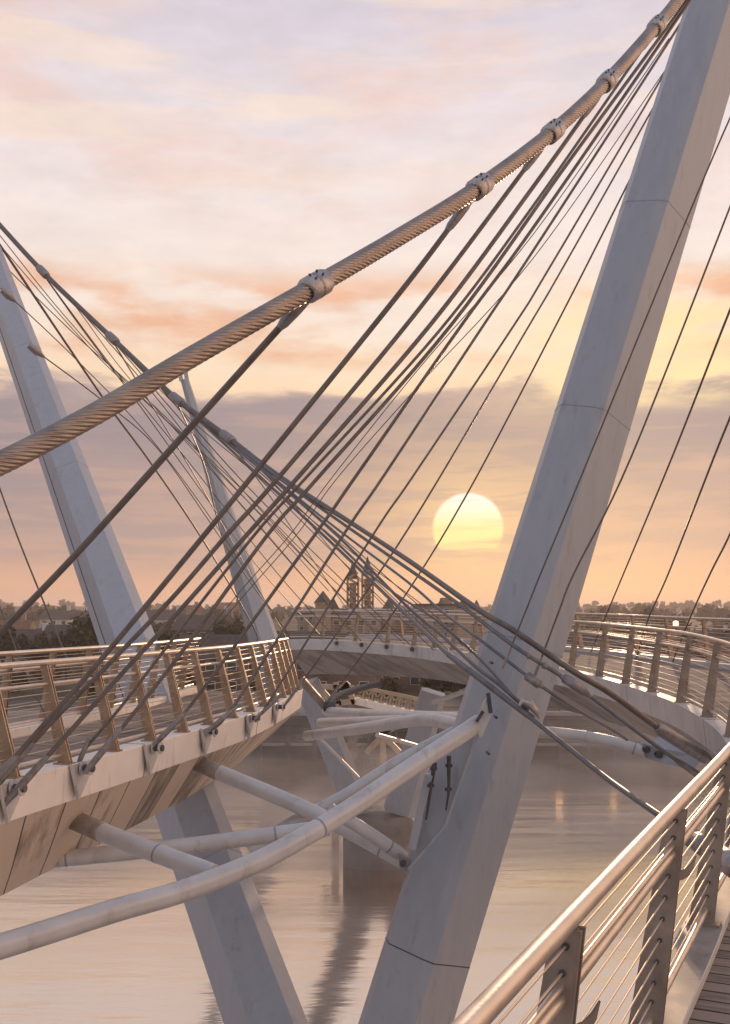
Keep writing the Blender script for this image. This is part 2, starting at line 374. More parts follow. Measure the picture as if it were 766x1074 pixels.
# far tower on the other bank
a3 = [W(311, 782, 76), W(276, 672, 76.5), W(254, 600, 77), W(222, 494, 77.5), W(193.5, 398, 78)]
a3[0].z = 2.0
py3, ring3 = pylon('bridge_pylon', 'slim distant pylon with a forked tip rising behind the tangle of thin cables', 'bridge pylon', a3, [2.5, 2.25, 1.75, 1.15, .62], secL, (.3, .6, .8), bev=0)
mb = MB(); top = a3[-1]
mb.beam(top+Vector((-.22, 0, -.1)), top+Vector((-.34, 0, .5)), .16, .3); mb.beam(top+Vector((.2, 0, -.1)), top+Vector((.1, 0, .55)), .16, .3); mb.build('fork', M_pylon, py3)

# details on the near pylon
c, wd, u, v, ax = ringR(.32)
def plate_px(pts, D, th, name, m, parent, bevel=.004):
    P = [W(p[0], p[1], p[2] if len(p) > 2 else D) for p in pts]
    return MB().plate(P, th).build(name, m, parent, bevel=bevel)
plate_px([(500, 768, 13.65), (467, 866, 13.65), (428, 911, 13.7), (447, 812, 13.85), (470, 776, 13.8)], 13.7, .045, 'gusset_plate', M_pylon, pyR)
mb = MB(); mb.beam(W(502, 768, 13.56), W(467, 867, 13.56), .03, .035); mb.beam(W(467, 867, 13.56), W(428, 912, 13.62), .03, .035); mb.build('plate_edge', M_pylon, pyR)
mb = MB(); mb.beam(W(451, 812, 13.55), W(433, 890, 13.6), .19, .1); mb.build('stiffener_box', M_pylon, pyR, bevel=.01)
mb = MB()
mb.tube([W(456, 800, 13.5), W(453, 822, 13.5), W(447, 860, 13.5)], [.035, .02, .012], 8); mb.tube([W(471, 793, 13.45), W(471, 830, 13.45), W(468, 850, 13.45)], [.03, .018, .012], 8)
for p in ((455, 806), (452, 824), (471, 803), (470.5, 828)):
    q = W(*p, 13.42); mb.tube([q+Vector((-.045, 0, 0)), q+Vector((.045, 0, 0))], .022, 8); mb.tube([q+Vector((0, -.02, -.05)), q+Vector((0, -.02, .05))], .018, 8)
mb.build('tie_bolt', M_dark, pyR)
plate_px([(497, 766), (506, 738), (512, 729), (514.5, 752), (505, 774)], 13.35, .06, 'connection_plate', M_tube, pyR)
mb = MB(); mb.beam(W(512, 727, 13.3), W(515, 748, 13.3), .03, .05); mb.beam(W(500, 757, 13.28), W(507, 746, 13.28), .03, .04); mb.build('plate_bolt', M_dark, pyR)
# small drain hole and conduit line on faces
for px, py in ((515.6, 695), (520, 752), (512, 790)):
    q = W(px, py, 13.62); MB().tube([q+Vector((0, -.1, 0)), q+Vector((0, .12, 0))], .018, 8).build('drain_hole', M_dark, pyR)
# dark groove down the left pylon
def onface(ring, q, a, b, push=.012):
    c, wd, u, v, ax = ring(q); return c+u*a*wd/2+v*b*wd/2-v*push
mb = MB(); mb.tube([onface(ringL, q, -.55, -.18-.06) for q in (.30, .4, .5, .6, .7, .8, .9)], .011, 6); mb.build('conduit', M_dark, pyL)
for q_, a_, b_ in ((.585, .93, .05), (.515, .75, -.33)): pass

# bases in the river
M_wet = mat('wet_concrete', (.15, .125, .11), (.24, .20, .18), rough=.7, scale=1.5, stain=(.05, .045, .035), stain_amt=.7, stain_scale=.8, bump=.4, bscale=12)
def pier_base(label, x, y, r, top, sx=1, parent=None):
    t = parent or thing('concrete_pier', label, 'concrete pier', (x, y, -.5))
    mb = MB(); seg = 28
    vs = []; 
    for z, rr in ((-1, r), (top-.25, r), (top, r-.18)):
        vs += [(x+math.cos(2*math.pi*k/seg)*rr*sx, y+math.sin(2*math.pi*k/seg)*rr, z) for k in range(seg)]
    mb.add(vs, [(i*seg+k, i*seg+(k+1) % seg, (i+1)*seg+(k+1) % seg, (i+1)*seg+k) for i in range(2) for k in range(seg)], smooth=False)
    mb.add(vs[-seg:], [tuple(range(seg))]); mb.build('cap', M_wet, t, bevel=.03)
    return t
pier_base('round concrete base in the water under the two near pylon legs', (axR[0].x+axL[0].x)/2, (axR[0].y+axL[0].y)/2, 3.4, .9, 1.2)
# V pier under the middle span
secV = [(-1, .4), (-.9, -.4), (.55, -.6), (1, -.2), (.9, .6), (-.6, .8)]
vp = W(397, 856, 42)
vpt = thing('river_pier', 'distant V-shaped pier of two steel legs under the middle span', 'bridge pier', (vp.x, vp.y, -.5))
for top, bot, w0, w1 in (((322, 716), (377, 852), 1.15, 1.0), ((455, 726), (419, 852), 1.3, 1.0)):
    a = W(*bot, 42); b = W(*top, 41)
    pylon('leg', None, None, [a, (a+b)/2, b], [w0, (w0+w1)/2, w1], secV, (.5,), bev=.01, parent=vpt)
pier_base('', vp.x, vp.y, 1.05, vp.z+.05, 1.35, parent=vpt)
tb = thing('tie_rod', 'thin diagonal tie rod lying along the left leg of the distant V pier', 'tie rod', W(376, 815, 40.6)); MB().tube([W(335, 774, 40.4), W(376, 816, 40.4)], .07, 8).build('rod', M_tube, tb)

# ------------------------------------------------------------------ white tubes between deck and pylons
def strut(label, pts, Ds, r, m=M_tube, collars=(), caps=True, name='bracing_tube', seg=22):
    if isinstance(Ds, tuple): P = route(pts, Ds[0], Ds[1], 8)
    else: P = [Vector(p) for p in catmull([tuple(W(p[0], p[1], D)) for p, D in zip(pts, Ds)], 8)]
    if len(P) == 2: P = [P[0].lerp(P[1], i/8) for i in range(9)]
    t = thing(name, label, 'bracing tube', P[0])
    MB().tube(P, r, seg).build('tube', m, t)
    n = len(P)-1
    for q in collars:
        x = q*n; i = min(int(x), n-1); c = P[i].lerp(P[i+1], x-i); d = (P[i+1]-P[i]).normalized()
        MB().tube([c-d*.012, c+d*.012], r*1.025, seg).build('collar', M_seam, t)
    return t, P
M_rust = mat('rusty_sleeve', (.24, .19, .155), (.38, .33, .29), rough=.6, metal=.1, scale=7, stain=(.14, .07, .04), stain_amt=.8, stain_scale=7, bump=.3, bscale=30)
def sleeve(t, P, r, L, m=None):
    d = (P[1]-P[0]).normalized(); a = P[0]-d*.05
    MB().tube([a, a, a+d*L*.96, a+d*L, a+d*L], [r*.9, r*1.05, r*1.06, r*1.05, r*.9], 22).build('end_sleeve', m or M_rust, t)
def endplate(t, P, w, m=M_sock, L=.22):
    d = (P[0]-P[1]).normalized(); s = d.cross(Vector((0, 1, 0))).normalized()
    a = P[0]
    MB().plate([a+s*w*.5, a-s*w*.5, a-s*w*.32+d*L, a+s*w*.32+d*L], .05).build('end_fork', m, t, bevel=.005)
    MB().tube([a+d*L*.6+Vector((0, -.09, 0)), a+d*L*.6+Vector((0, .09, 0))], .035, 10).build('pin', M_dark, t)

strut('long bent white tube in front, sweeping from bottom left up to the near pylon', [(-60, 1008), (0, 993), (118, 956), (188, 936), (254, 911), (301, 888), (360, 853), (418, 814), (457, 788), (503, 758)],
      [8.7, 9.1, 9.9, 10.4, 10.9, 11.3, 11.9, 12.6, 13.0, 13.45], .112, collars=(.62,))
t, P = strut('weathered white tube falling from the left deck to the joint on the near pylon', [(203, 799), (330, 853), (423, 903)], (15.2, 13.9), .11, collars=(.88,)); sleeve(t, P, .11, .5)
t, P = strut('short white tube from under the left deck down to the long bent tube', [(68, 856), (117, 877), (224, 917)], (12.0, 11.05), .105, collars=(.75,)); sleeve(t, P, .105, .62)
endplate(t, P, .2)
t, P = strut('nearly level white tube from a fork under the left deck to the crossing of tubes', [(62, 901), (190, 888), (345, 868)], (12.6, 13.1), .10, collars=(.03, .82))
endplate(t, P, .2, M_tube, .42)
strut('white tube behind the long bent tube, rising to the hidden side of the near pylon', [(262, 894), (308, 863), (359, 837), (418, 800), (478, 768)], (14.6, 15.2), .10)
t, P = strut('short stubby white tube with capped end falling from the crossing to the pylon joint', [(346, 849), (384, 872), (424, 899)], (13.6, 13.9), .09, collars=(.06, .8))
t, P = strut('lowest bent white tube of the three behind, curving level into the near pylon', [(322, 772), (394, 762), (432, 756), (452, 755), (486, 762)], (21.5, 15.4), .105, collars=(.04,)); endplate(t, P, .18)
t, P = strut('middle tube of the three running from the left deck tip to the near pylon', [(336, 758), (380, 757), (424, 755.5)], (22.5, 18.5), .10); endplate(t, P, .18)
t, P = strut('topmost tube of the three below the middle span', [(342, 746), (400, 750), (445, 752), (486, 755)], (24.5, 16.2), .105); endplate(t, P, .18)
t, P = strut('dark slim tube curving up to the underside of the middle span', [(342, 739), (362, 727), (397, 717)], (27, 33), .10, m=M_soffit if False else M_dark)
strut('small pale tube from the right V leg to the near pylon', [(455, 737), (490, 724)], (38, 34), .09)
strut('slim pale tube slanting down from the middle tubes to the V pier', [(396, 771), (447, 785)], (30, 36), .07)
t, P = strut('white tube from the back of the near pylon to under the right deck', [(548, 766), (599, 771), (640, 778), (676, 789)], (15.4, 15.0), .088, collars=(.9,))
MB().plate([W(672, 780, 15), W(678, 795, 15), W(728, 808, 14.6), (W(736, 795, 14.6)), W(700, 770, 15.2)], .05).build('gusset_plate', M_pylon, t, bevel=.006)
for p in ((678, 786), (691, 791)):
    q = W(*p, 14.9); MB().tube([q+Vector((0, -.06, 0)), q+Vector((0, .06, 0))], .05, 12).build('pin', M_dark, t)
# bracket arm near left deck tip
t = thing('bracket_arm', 'dark tapered steel bracket arm hanging at the tip of the left deck', 'bracket', W(318, 714, 24))
MB().beam(W(316, 712, 24.5), W(345, 746, 24.5), .42, .16, w2=.18).build('arm', M_post, t, bevel=.01)
q = W(345, 741, 24.2); MB().tube([q+Vector((-.12, 0, 0)), q+Vector((.16, 0, 0))], .12, 12).build('pin', M_dark, t)
t = thing('joint_block', 'steel joint where tubes meet at the left edge of the near pylon', 'joint', W(426, 905, 13.7))
MB().plate([W(418, 896, 13.7), W(431, 902, 13.7), W(429, 915, 13.7), W(425, 921, 13.7), W(419, 908, 13.7)], .12).build('block', M_sock, t, bevel=.01)
MB().tube([W(423, 906, 13.5), W(423, 906, 14.0)], .045, 10).build('pin', M_dark, t)

# ------------------------------------------------------------------ main cables, clamps, hangers
mc1_px = [(-70, 514), (0, 486), (100, 434), (200, 375), (331, 300), (420, 248), (503, 196), (580, 138), (637, 85), (689, 27), (712, -1), (760, -66)]
mc1_D = [6.1, 6.5, 6.95, 7.4, 8.1, 8.9, 9.7, 10.7, 11.6, 12.6, 13.1, 14.1]
P1 = [Vector(p) for p in catmull([tuple(W(p[0], p[1], D)) for p, D in zip(mc1_px, mc1_D)], 110)]
mc = thing('main_cable', 'thick twisted steel main cable rising from left edge to the near pylon top', 'main cable', P1[0])
MB().tube(P1, .068, 84, lobes=14, pitch=-.80, amp=.085).build('strand_rope', M_rope, mc)
def clamp(P, px, r, L, parent, drop=None, sc=1.0, m=M_clamp, seg=18):
    # nearest sample whose image column is px
    best = min(range(1, len(P)-1), key=lambda i: abs(CX+P[i].x/P[i].y*F-px))
    c = P[best]; d = (P[best+1]-P[best-1]).normalized()
    cl = MB().tube([c-d*L*.5, c-d*L*.5, c-d*L*.42, c-d*L*.40, c+d*L*.40, c+d*L*.42, c+d*L*.5, c+d*L*.5], [r*1.0, r*1.2, r*1.24, r*1.34, r*1.34, r*1.24, r*1.2, r*1.0], seg).build('clamp', m, parent)
    up = Vector((0, 0, 1)); up = (up-d*up.dot(d)).normalized(); s = d.cross(up)
    if s.y > 0: s = -s
    if L < .5:
        MB().tube([c-d*.012+s*r*0, c+d*.012], r*1.36, seg).build('parting_line', M_sock, cl)
        for k in (-.17, .17):
            for sg in (.35, .95):
                q = c+d*L*k+(up*math.cos(sg)+s*math.sin(sg))*r*1.3
                MB().tube([q, q+(up*math.cos(sg)+s*math.sin(sg))*r*.22], r*.13, 6).build('bolt', M_dark, cl)
    if drop is not None:
        e = (drop-c).normalized(); e2 = (e-d*e.dot(d)).normalized()
        fin = [c-d*L*.38+e2*r*1.0, c+d*L*.3+e2*r*1.0, c+e*r*3.4+e2*r*.5, c+e*r*3.9, c+e*r*3.2-e2*r*.2]
        MB().plate(fin, r*.55, d.cross(e2).normalized()).build('lug_fin', M_sock, cl, bevel=.006)
    return c, d

HANG = 'thin steel hangers fanning out between the cables and the decks'
def hanger(label, pts, D0, D1, r, top_sock=True, low_sock=True, m=M_hang, slen=.75, group=None, lug=True, tab=None):
    r *= .82
    if r < .017: m = M_thin
    P = route(pts, D0, D1, 8, tab)
    if len(P) == 2: P = [P[0].lerp(P[1], i/10) for i in range(11)]
    t = thing('hanger_cable', label, 'hanger cable', P[-1], group)
    MB().tube(P, r, 10 if r > .012 else 6).build('rope', m, t)
    def sock(A, name, r1, L, mm=M_sock):
        a = A[0]; tot = 0; pts2 = [a]; 
        d = (A[1]-A[0]).normalized(); b = a+d*L
        MB().tube([a, a+d*L*.18, a+d*L*.22, a+d*L*.5, a+d*L*.86, b], [r1*1.1, r1*1.25, r1*1.4, r1*1.4, r1*1.2, r1*.8], 12).build(name, mm, t)
    if top_sock: sock(P, 'upper_socket', r*1.25, slen*.6)
    if low_sock: sock(P[::-1], 'lower_socket', r*1.15, slen)
    return t, P

specs = [
 # label, pts (top..bottom), D0, D1, r
 ('thickest dark hanger, from the lowest clamp on the big cable down past the left edge', [(327, 306), (200, 448), (81, 580), (0, 664), (-75, 742)], 8.1, 8.9, .034, 331),
 ('dark hanger from the second clamp of the big cable down to the left edge', [(494, 208), (425, 300), (264, 500), (180, 603), (99, 700), (0, 812), (-30, 845)], 9.7, 9.5, .031, 503),
 ('dark hanger from the third clamp, running close beside its neighbour to the left deck edge', [(571, 150), (435, 330), (293, 500), (239, 560), (180, 628), (104, 707), (50, 762), (-12, 832)], 10.7, 9.7, .029, 580),
 ('dark hanger from the fourth clamp to the leftmost lug of the left deck', [(630, 97), (560, 195), (452, 340), (313, 500), (258, 562), (180, 650), (133, 701), (60, 782), (3, 845)], 11.6, 9.85, .029, 637),
 ('slim hanger from the topmost visible clamp with a kinked foot behind the second lug', [(682, 40), (560, 215), (460, 348), (322, 500), (267, 561), (180, 672), (128, 740), (90, 785), (82, 802)], 12.6, 11.3, .022, 689),
 ('dark hanger ending in the second lug of the left deck', [(721, 0), (600, 165), (474, 340), (330, 505), (280, 562), (180, 698), (89, 811)], 13.3, 11.1, .027, None),
 ('dark hanger ending in the third lug of the left deck', [(724, 0), (560, 238), (485, 340), (373, 500), (331, 560), (200, 740), (159, 784)], 13.3, 12.9, .027, None),
 ('dark hanger ending in the fourth lug of the left deck', [(730, 0), (560, 262), (508, 340), (402, 500), (361, 560), (247, 738), (215, 769)], 17.5, 14.5, .026, None),
 ('slim hanger ending in the fifth lug of the left deck', [(742, 5), (715, 47), (577, 280), (540, 340), (433, 500), (392, 560), (281, 738), (267, 755)], 18.5, 16.4, .022, None),
 ('slim hanger ending in the last lug before the left deck tip', [(733, 35), (702, 84), (591, 280), (556, 340), (430, 552), (341, 682), (297, 742)], 18.5, 18.8, .021, None),
 ('slim hanger crossing the sun and ending at the dark bracket beyond the left deck tip', [(707, 103), (677, 157), (585, 338), (489, 520), (420, 632), (342, 738)], 18.5, 24.2, .022, None),
]
for i, (lb, pts, D0, D1, r, cpx) in enumerate(specs):
    ht, hp = hanger(lb, pts, D0, D1, r, top_sock=cpx is not None, slen=.62 if i not in (4,) else .3)
    if cpx: clamp(P1, cpx, .074, .25, mc, drop=hp[0].lerp(hp[1], 1.0))
# two hair-thin pairs
hanger('left one of the two hair-thin hangers crossing behind the thick ones', [(702, 40), (560, 245), (440, 386), (349, 500), (305, 560), (254, 618), (203, 680)], 18.5, 20, .011, False, False)
hanger('right one of the two hair-thin hangers crossing behind the thick ones', [(706, 62), (560, 270), (445, 398), (355, 500), (312, 560), (260, 620), (210, 678)], 18.5, 20.4, .011, False, False)

# lugs welded to the left edge beam
def lug(path, Y, dz=-.06, parent=None, s=1.0):
    l = path.find(Y); p, d, n = path.at(l); d3 = Vector((d[0], d[1], 0)); n3 = Vector((n[0], n[1], 0)); c = path.pt(l, 0, 0)
    t = thing('anchor_lug', None, 'anchor lug', c)
    o = -n3*.025
    poly = [c+d3*.26*s+Vector((0, 0, .012))+o, c-d3*.2*s+Vector((0, 0, .012))+o, c-d3*.16*s+Vector((0, 0, -.2))-n3*.06, c+d3*.0+Vector((0, 0, -.40*s))-n3*.0, c+d3*.16*s+Vector((0, 0, -.2))-n3*.02]
    MB().plate(poly, .035, n3).build('plate', M_tube, t, bevel=.005)
    q = c-n3*.07+Vector((0, 0, -.05))
    for sg in (-1, 1): MB().plate([q+d3*(.075*math.cos(a))+Vector((0, 0, .075*math.sin(a)))-n3*(.04+.045*sg) for a in [k*math.pi/5 for k in range(10)]], .02, n3).build('cheek', M_tube, t)
    MB().tube([q-n3*.12, q+n3*.06], .04, 12).build('pin', M_dark, t)
    return t
lugL = [(9.95, 'first anchor lug, at the extreme left of the left deck edge'), (11.25, 'second anchor lug from the left on the left deck edge'), (12.95, 'third anchor lug from the left on the left deck edge'),
        (14.75, 'fourth anchor lug from the left on the left deck edge'), (16.7, 'fifth anchor lug from the left on the left deck edge'), (18.7, 'last anchor lug, nearest the left deck tip')]
for Y, lb in lugL: lug(kL, Y)['label'] = lb
for o in [o for o in C.objects if o.name.startswith('anchor_lug')]: o['group'] = 'anchor lugs on the left deck edge'
fwd = {358: 'leftmost', 384: 'second', 412: 'third', 439: 'rightmost'}
for px, wd in fwd.items():
    best = min((l for l in np.arange(kR.find(29.0), lR, .1)), key=lambda l: abs(CX+kR.pt(l, 0, 0).x/kR.pt(l, 0, 0).y*F-px))
    c = kR.pt(best, -.18, -.1); t = thing('anchor_lug', f'small {wd} of the four anchor lugs on the middle span edge', 'anchor lug', c, 'anchor lugs on the middle span')
    MB().plate([c+Vector((-.3, 0, .1)), c+Vector((.12, 0, .1)), c+Vector((.2, 0, -.12)), c+Vector((.05, 0, -.3))], .08).build('plate', M_tube, t)
    MB().tube([c+Vector((-.05, -.12, 0)), c+Vector((-.05, .05, 0))], .08, 8).build('pin', M_dark, t)

# second main cable, descending from upper left to the right deck
mc2_px = [(-40, 190), (0, 236), (45, 285), (83, 322), (118, 355), (160, 395), (186, 419), (239, 459), (271, 484), (305, 508), (368, 548), (420, 582), (449, 602), (503, 640), (540, 662), (600, 703), (640, 727), (690, 763), (743, 797)]
mc2_D = [32, 31, 29.6, 28.5, 27.4, 26, 25.2, 23.6, 22.6, 21.4, 19, 17, 15.9, 14.0, 13.3, 13.0, 13.1, 13.4, 13.9]
P2 = [Vector(p) for p in catmull([tuple(W(p[0], p[1], D)) for p, D in zip(mc2_px, mc2_D)], 10)]
mc2 = thing('main_cable', 'dark main cable descending from upper left across the near pylon to the right deck', 'main cable', P2[0])
kk = len(P2); rad = [(.07 if CX+p.x/p.y*F < 262 else .07+(.04-.07)*min(1, (CX+p.x/p.y*F-262)/120)) for p in P2]
MB().tube(P2, rad, 14).build('strand_rope', M_hang, mc2)
for px in (-18, 45, 118, 186, 240): clamp(P2, px, .085, .5, mc2, m=M_sock, seg=12)
d_ = (P2[-1]-P2[-6]).normalized(); MB().tube([P2[-1]-d_*1.1, P2[-1]-d_*1.0, P2[-1]-d_*.1, P2[-1]], [.05, .085, .085, .06], 14).build('end_socket', M_sock, mc2)

stays = [
 ('stay with a long turnbuckle on the right face of the near pylon', [(239, 461), (300, 507), (368, 555), (449, 611), (490, 640), (540, 678), (592, 711), (622, 732), (687, 781), (740, 818)], 23.6, 12.6, .034, [(592, 711, 614, 727, .06), (556, 700, 570, 704, .02)]),
 ("third stay from the second main cable, ending at the white tube of the right deck", [(239, 462), (340, 544), (426, 609), (462, 640), (501, 669), (556, 711), (600, 741), (640, 764), (658, 776)], 23.6, 14.2, .026, [(553, 708, 566, 718, .06)]),
 ('fourth stay from the second main cable, joining the heavy stay low on the near pylon', [(225, 452), (340, 549), (423, 632), (461, 664), (500, 700), (524, 718), (554, 745)], 24, 13.1, .032, []),
 ('heavy sheathed stay crossing the near pylon down to a coupler behind the near railing', [(200, 433), (340, 562), (409, 628), (471, 687), (505, 713), (554, 751), (601, 788), (640, 819), (693, 856), (728, 880), (775, 911)], 25, 6.9, .036, []),
]
TA = ([200, 239, 368, 449, 503, 540, 600, 690, 743], [25, 23.6, 19, 15.9, 13.8, 13.05, 12.85, 12.9, 13.4])
TB = ([200, 239, 368, 449, 503, 540, 600, 640, 658], [25, 23.6, 19, 15.9, 13.75, 13.0, 13.0, 13.8, 14.3])
TH = ([200, 340, 409, 471, 505, 554, 601, 640, 693, 722, 775], [25, 20, 17, 14, 13.35, 12.9, 12, 10.9, 8.7, 7.9, 6.8])
for i, (lb, pts, D0, D1, r, bits) in enumerate(stays):
    t, P = hanger(lb, pts, D0, D1, r, False, i == 0, m=M_hang2, slen=.7, tab=(TA, TB, TB, TH)[i])
    px_ = lambda p: CX+p.x/p.y*F
    def pos(px):
        for a, b in zip(P, P[1:]):
            if px_(a) <= px <= px_(b): return a.lerp(b, (px-px_(a))/(px_(b)-px_(a)))
    for x0, y0, x1, y1, rr in bits:
        a, b = pos(x0), pos(x1); d = b-a
        MB().tube([a-d*.15, a, a, b, b, b+d*.3], [r, r*1.4, rr, rr, r*1.4, r], 12).build('turnbuckle', M_sock, t)
    if i == 3:
        a, b, c_ = pos(471), pos(500), pos(554)
        MB().tube([a-(b-a)*.05, a, b, c_], [.031, .04, .04, .034], 14).build('sheath', M_hang2, t)
        a, b = pos(724), pos(743); d = (b-a)
        MB().tube([a, a, a+d*.12, a+d*.12, a+d*.5, a+d*.5, b, b], [.03, .075, .075, .06, .06, .078, .078, .05], 16).build('coupler', M_sock, t)
        a, b = pos(756), pos(774)
        MB().tube([a, a, b, b], [.03, .085, .085, .05], 16).build('coupler', M_clamp, t)
hanger('slack grey cable bundled against the heavy stay across the near pylon', [(340, 556), (400, 612), (460, 652), (505, 693), (548, 741), (560, 752)], 20, 13.0, .022, False, False, m=M_hang2)
q = W(556, 745, 12.95); t = thing('lamp_fitting', 'small pale dome fitting at the stay crossing on the near pylon', 'fitting', q)
MB().tube([q+Vector((-.13, 0, .06)), q+Vector((-.09, 0, .12)), q+Vector((0, 0, .08)), q+Vector((.08, 0, -.02)), q+Vector((.12, 0, -.1))], [.02, .04, .05, .04, .015], 12).build('dome', M_clamp, t)

# fine net between second main cable and middle span / far side
net = [
 ('to the leftmost lug of the middle span', [(45, 287), (118, 385), (200, 487), (290, 600), (358, 676)], 29.6, 38.5, .018),
 ('to the second lug of the middle span', [(83, 324), (160, 412), (240, 514), (310, 596), (384, 678)], 28.5, 38, .018),
 ('to the third lug of the middle span', [(118, 357), (186, 436), (260, 520), (340, 607), (412, 684)], 27.4, 37.2, .018),
 ('to the rightmost lug of the middle span', [(160, 397), (250, 500), (340, 590), (439, 685)], 26, 36, .018),
 ('long and straight from upper left down to the far tower foot', [(-20, 230), (0, 257), (108, 417), (160, 488), (217, 573), (266, 658), (270, 675)], 31, 60, .05),
 ('from the lower fitting on the left pylon towards the far tower', [(31, 363), (110, 422), (165, 470), (215, 540), (262, 610), (300, 662)], 24, 50, .02),
 ('from the upper fitting on the left pylon towards the middle span', [(1, 302), (80, 377), (160, 462), (230, 556), (285, 640), (305, 668)], 24, 42, .016),
 ('from the left edge, second from the top', [(-10, 236), (0, 247), (60, 322), (118, 386), (200, 466), (290, 556), (400, 668)], 31, 39, .017),
 ('from the left edge, third from the top', [(-10, 248), (0, 257), (70, 338), (125, 396), (240, 500), (330, 590), (425, 676)], 31, 37, .017),
 ('from the left edge, fourth from the top', [(-10, 262), (0, 274), (80, 352), (160, 424), (250, 515), (345, 620)], 31, 44, .02),
 ('grazing under the cable to the middle span near its lugs', [(186, 421), (260, 490), (340, 570), (455, 682)], 25.2, 33, .016),
 ('to the middle span just left of the near pylon', [(205, 436), (300, 520), (400, 615), (470, 682)], 24.8, 31.5, .016),
 ('last of the net, passing behind the near pylon', [(222, 450), (320, 530), (420, 618), (497, 686)], 24.3, 30, .016),
 ('ending by the far tower side, lowest of the net', [(118, 357), (150, 410), (205, 500), (250, 580), (300, 668)], 27.4, 60, .025),
 ('dropping steeply beside the far tower', [(186, 423), (215, 490), (232, 560), (262, 675)], 25.2, 60, .022),
 ('falling steeply from the second clamp towards the distant bank', [(45, 287), (90, 350), (150, 430), (215, 520), (275, 600), (335, 665)], 29.6, 60, .025),
 ('from the highest clamp, crossing under its neighbours', [(-18, 216), (70, 310), (130, 390), (210, 480), (280, 560), (372, 668)], 31.5, 41, .016),
 ('curving close beneath the main cable', [(118, 357), (200, 440), (280, 506), (370, 580), (450, 640), (486, 678)], 27.4, 31, .015),
 ('from the fifth clamp to the rail of the middle span', [(240, 461), (300, 520), (360, 590), (415, 648)], 23.6, 40, .016),
 ('from the fifth clamp to beyond the middle span rail', [(240, 461), (290, 530), (330, 590), (372, 650)], 23.6, 42, .016),
]
for lb, pts, D0, D1, r in net: hanger('thin net stay '+lb, pts, D0, D1, r, False, False, group='thin stays of the crossing net')
# left pylon fittings
for lb, (px, py), e in (('small dark cable fitting high on the left pylon at the picture edge', (3, 305), (16, 316)), ('small dark cable fitting on the right edge of the left pylon', (31, 363), (46, 374))):
    t = thing('cable_fitting', lb, 'cable fitting', W(px, py, 23.6)); MB().tube([W(px-1, py-1, 23.6), W((px+e[0])/2, (py+e[1])/2, 23.7), W(*e, 23.9)], [.07, .09, .03], 10).build('socket', M_sock, t)
# outer left and right hangers
hanger('thin hanger at the far left, from the picture edge to behind the left deck railing', [(-30, 430), (0, 513), (25, 580), (69, 688), (92, 748)], 19, 16.5, .018, False, False, group='thin hangers on the left deck far side')
hanger('thin pale hanger lowest at the left edge, crossing the railing', [(-25, 580), (0, 637), (21, 692), (46, 747)], 17, 14.5, .014, False, False, m=M_hang2, group='thin hangers on the left deck far side')
rh = [('hanger running down the face of the near pylon from the top right', [(790, 70), (733, 200), (618, 480), (568, 600), (552, 640), (527, 702)], 13.2, 13.1, .014),
      ('hanger ending in a dark fitting on the right face of the near pylon', [(800, 128), (766, 217), (662, 480), (603, 600), (587, 640), (560, 712)], 13.2, 13.3, .015),
      ('second hanger right of the near pylon, reaching the right deck', [(800, 245), (766, 325), (705, 480), (655, 600), (637, 643), (620, 684)], 14, 30, .022),
      ('third hanger right of the near pylon, reaching the right deck', [(800, 352), (766, 438), (749, 480), (702, 600), (680, 650), (668, 690)], 14, 28, .022),
      ('last hanger at the right edge, reaching the right deck', [(800, 478), (766, 560), (746, 600), (725, 646), (706, 694)], 14, 26, .02)]
for lb, pts, D0, D1, r in rh:
    t, P = hanger(lb, pts, D0, D1, r, False, lb.startswith('hanger'), slen=.3)

# ------------------------------------------------------------------ river, banks, hills
def water_mat():
    m = bpy.data.materials.new('river_water'); t, N, Lk = nt(m); b = N['Principled BSDF']
    b.inputs['Base Color'].default_value = (.24, .17, .125, 1); b.inputs['IOR'].default_value = 9.0; b.inputs['Specular Tint'].default_value = (1, .93, .86, 1)
    g = N.new('ShaderNodeNewGeometry')
    def nz(sx, sy, det, rot=0):
        mp = N.new('ShaderNodeMapping'); mp.inputs['Scale'].default_value = (sx, sy, 1); mp.inputs['Rotation'].default_value = (0, 0, rot)
        Lk.new(g.outputs['Position'], mp.inputs['Vector']); n = N.new('ShaderNodeTexNoise'); n.inputs['Scale'].default_value = 1; n.inputs['Detail'].default_value = det
        Lk.new(mp.outputs[0], n.inputs['Vector']); return n
    a, c, e = nz(.16, .8, 5, R(6)), nz(1.6, 6, 3, R(-8)), nz(.03, .11, 2)
    bp = N.new('ShaderNodeBump'); bp.inputs['Strength'].default_value = .32; bp.inputs['Distance'].default_value = .11
    bp2 = N.new('ShaderNodeBump'); bp2.inputs['Strength'].default_value = .10; bp2.inputs['Distance'].default_value = .03
    Lk.new(a.outputs['Fac'], bp.inputs['Height']); Lk.new(c.outputs['Fac'], bp2.inputs['Height']); Lk.new(bp.outputs[0], bp2.inputs['Normal'])
    Lk.new(bp2.outputs[0], b.inputs['Normal'])
    rr = N.new('ShaderNodeMapRange'); rr.inputs[1].default_value = .35; rr.inputs[2].default_value = .65; rr.inputs[3].default_value = .03; rr.inputs[4].default_value = .2
    Lk.new(e.outputs['Fac'], rr.inputs[0]); Lk.new(rr.outputs[0], b.inputs['Roughness'])
    return m
BANK = 73.0
mb = MB(); mb.add([(-900, -300, 0), (900, -300, 0), (900, BANK+1, 0), (-900, BANK+1, 0)], [(0, 1, 2, 3)])
tag(mb.build('river', water_mat()), kind='structure')

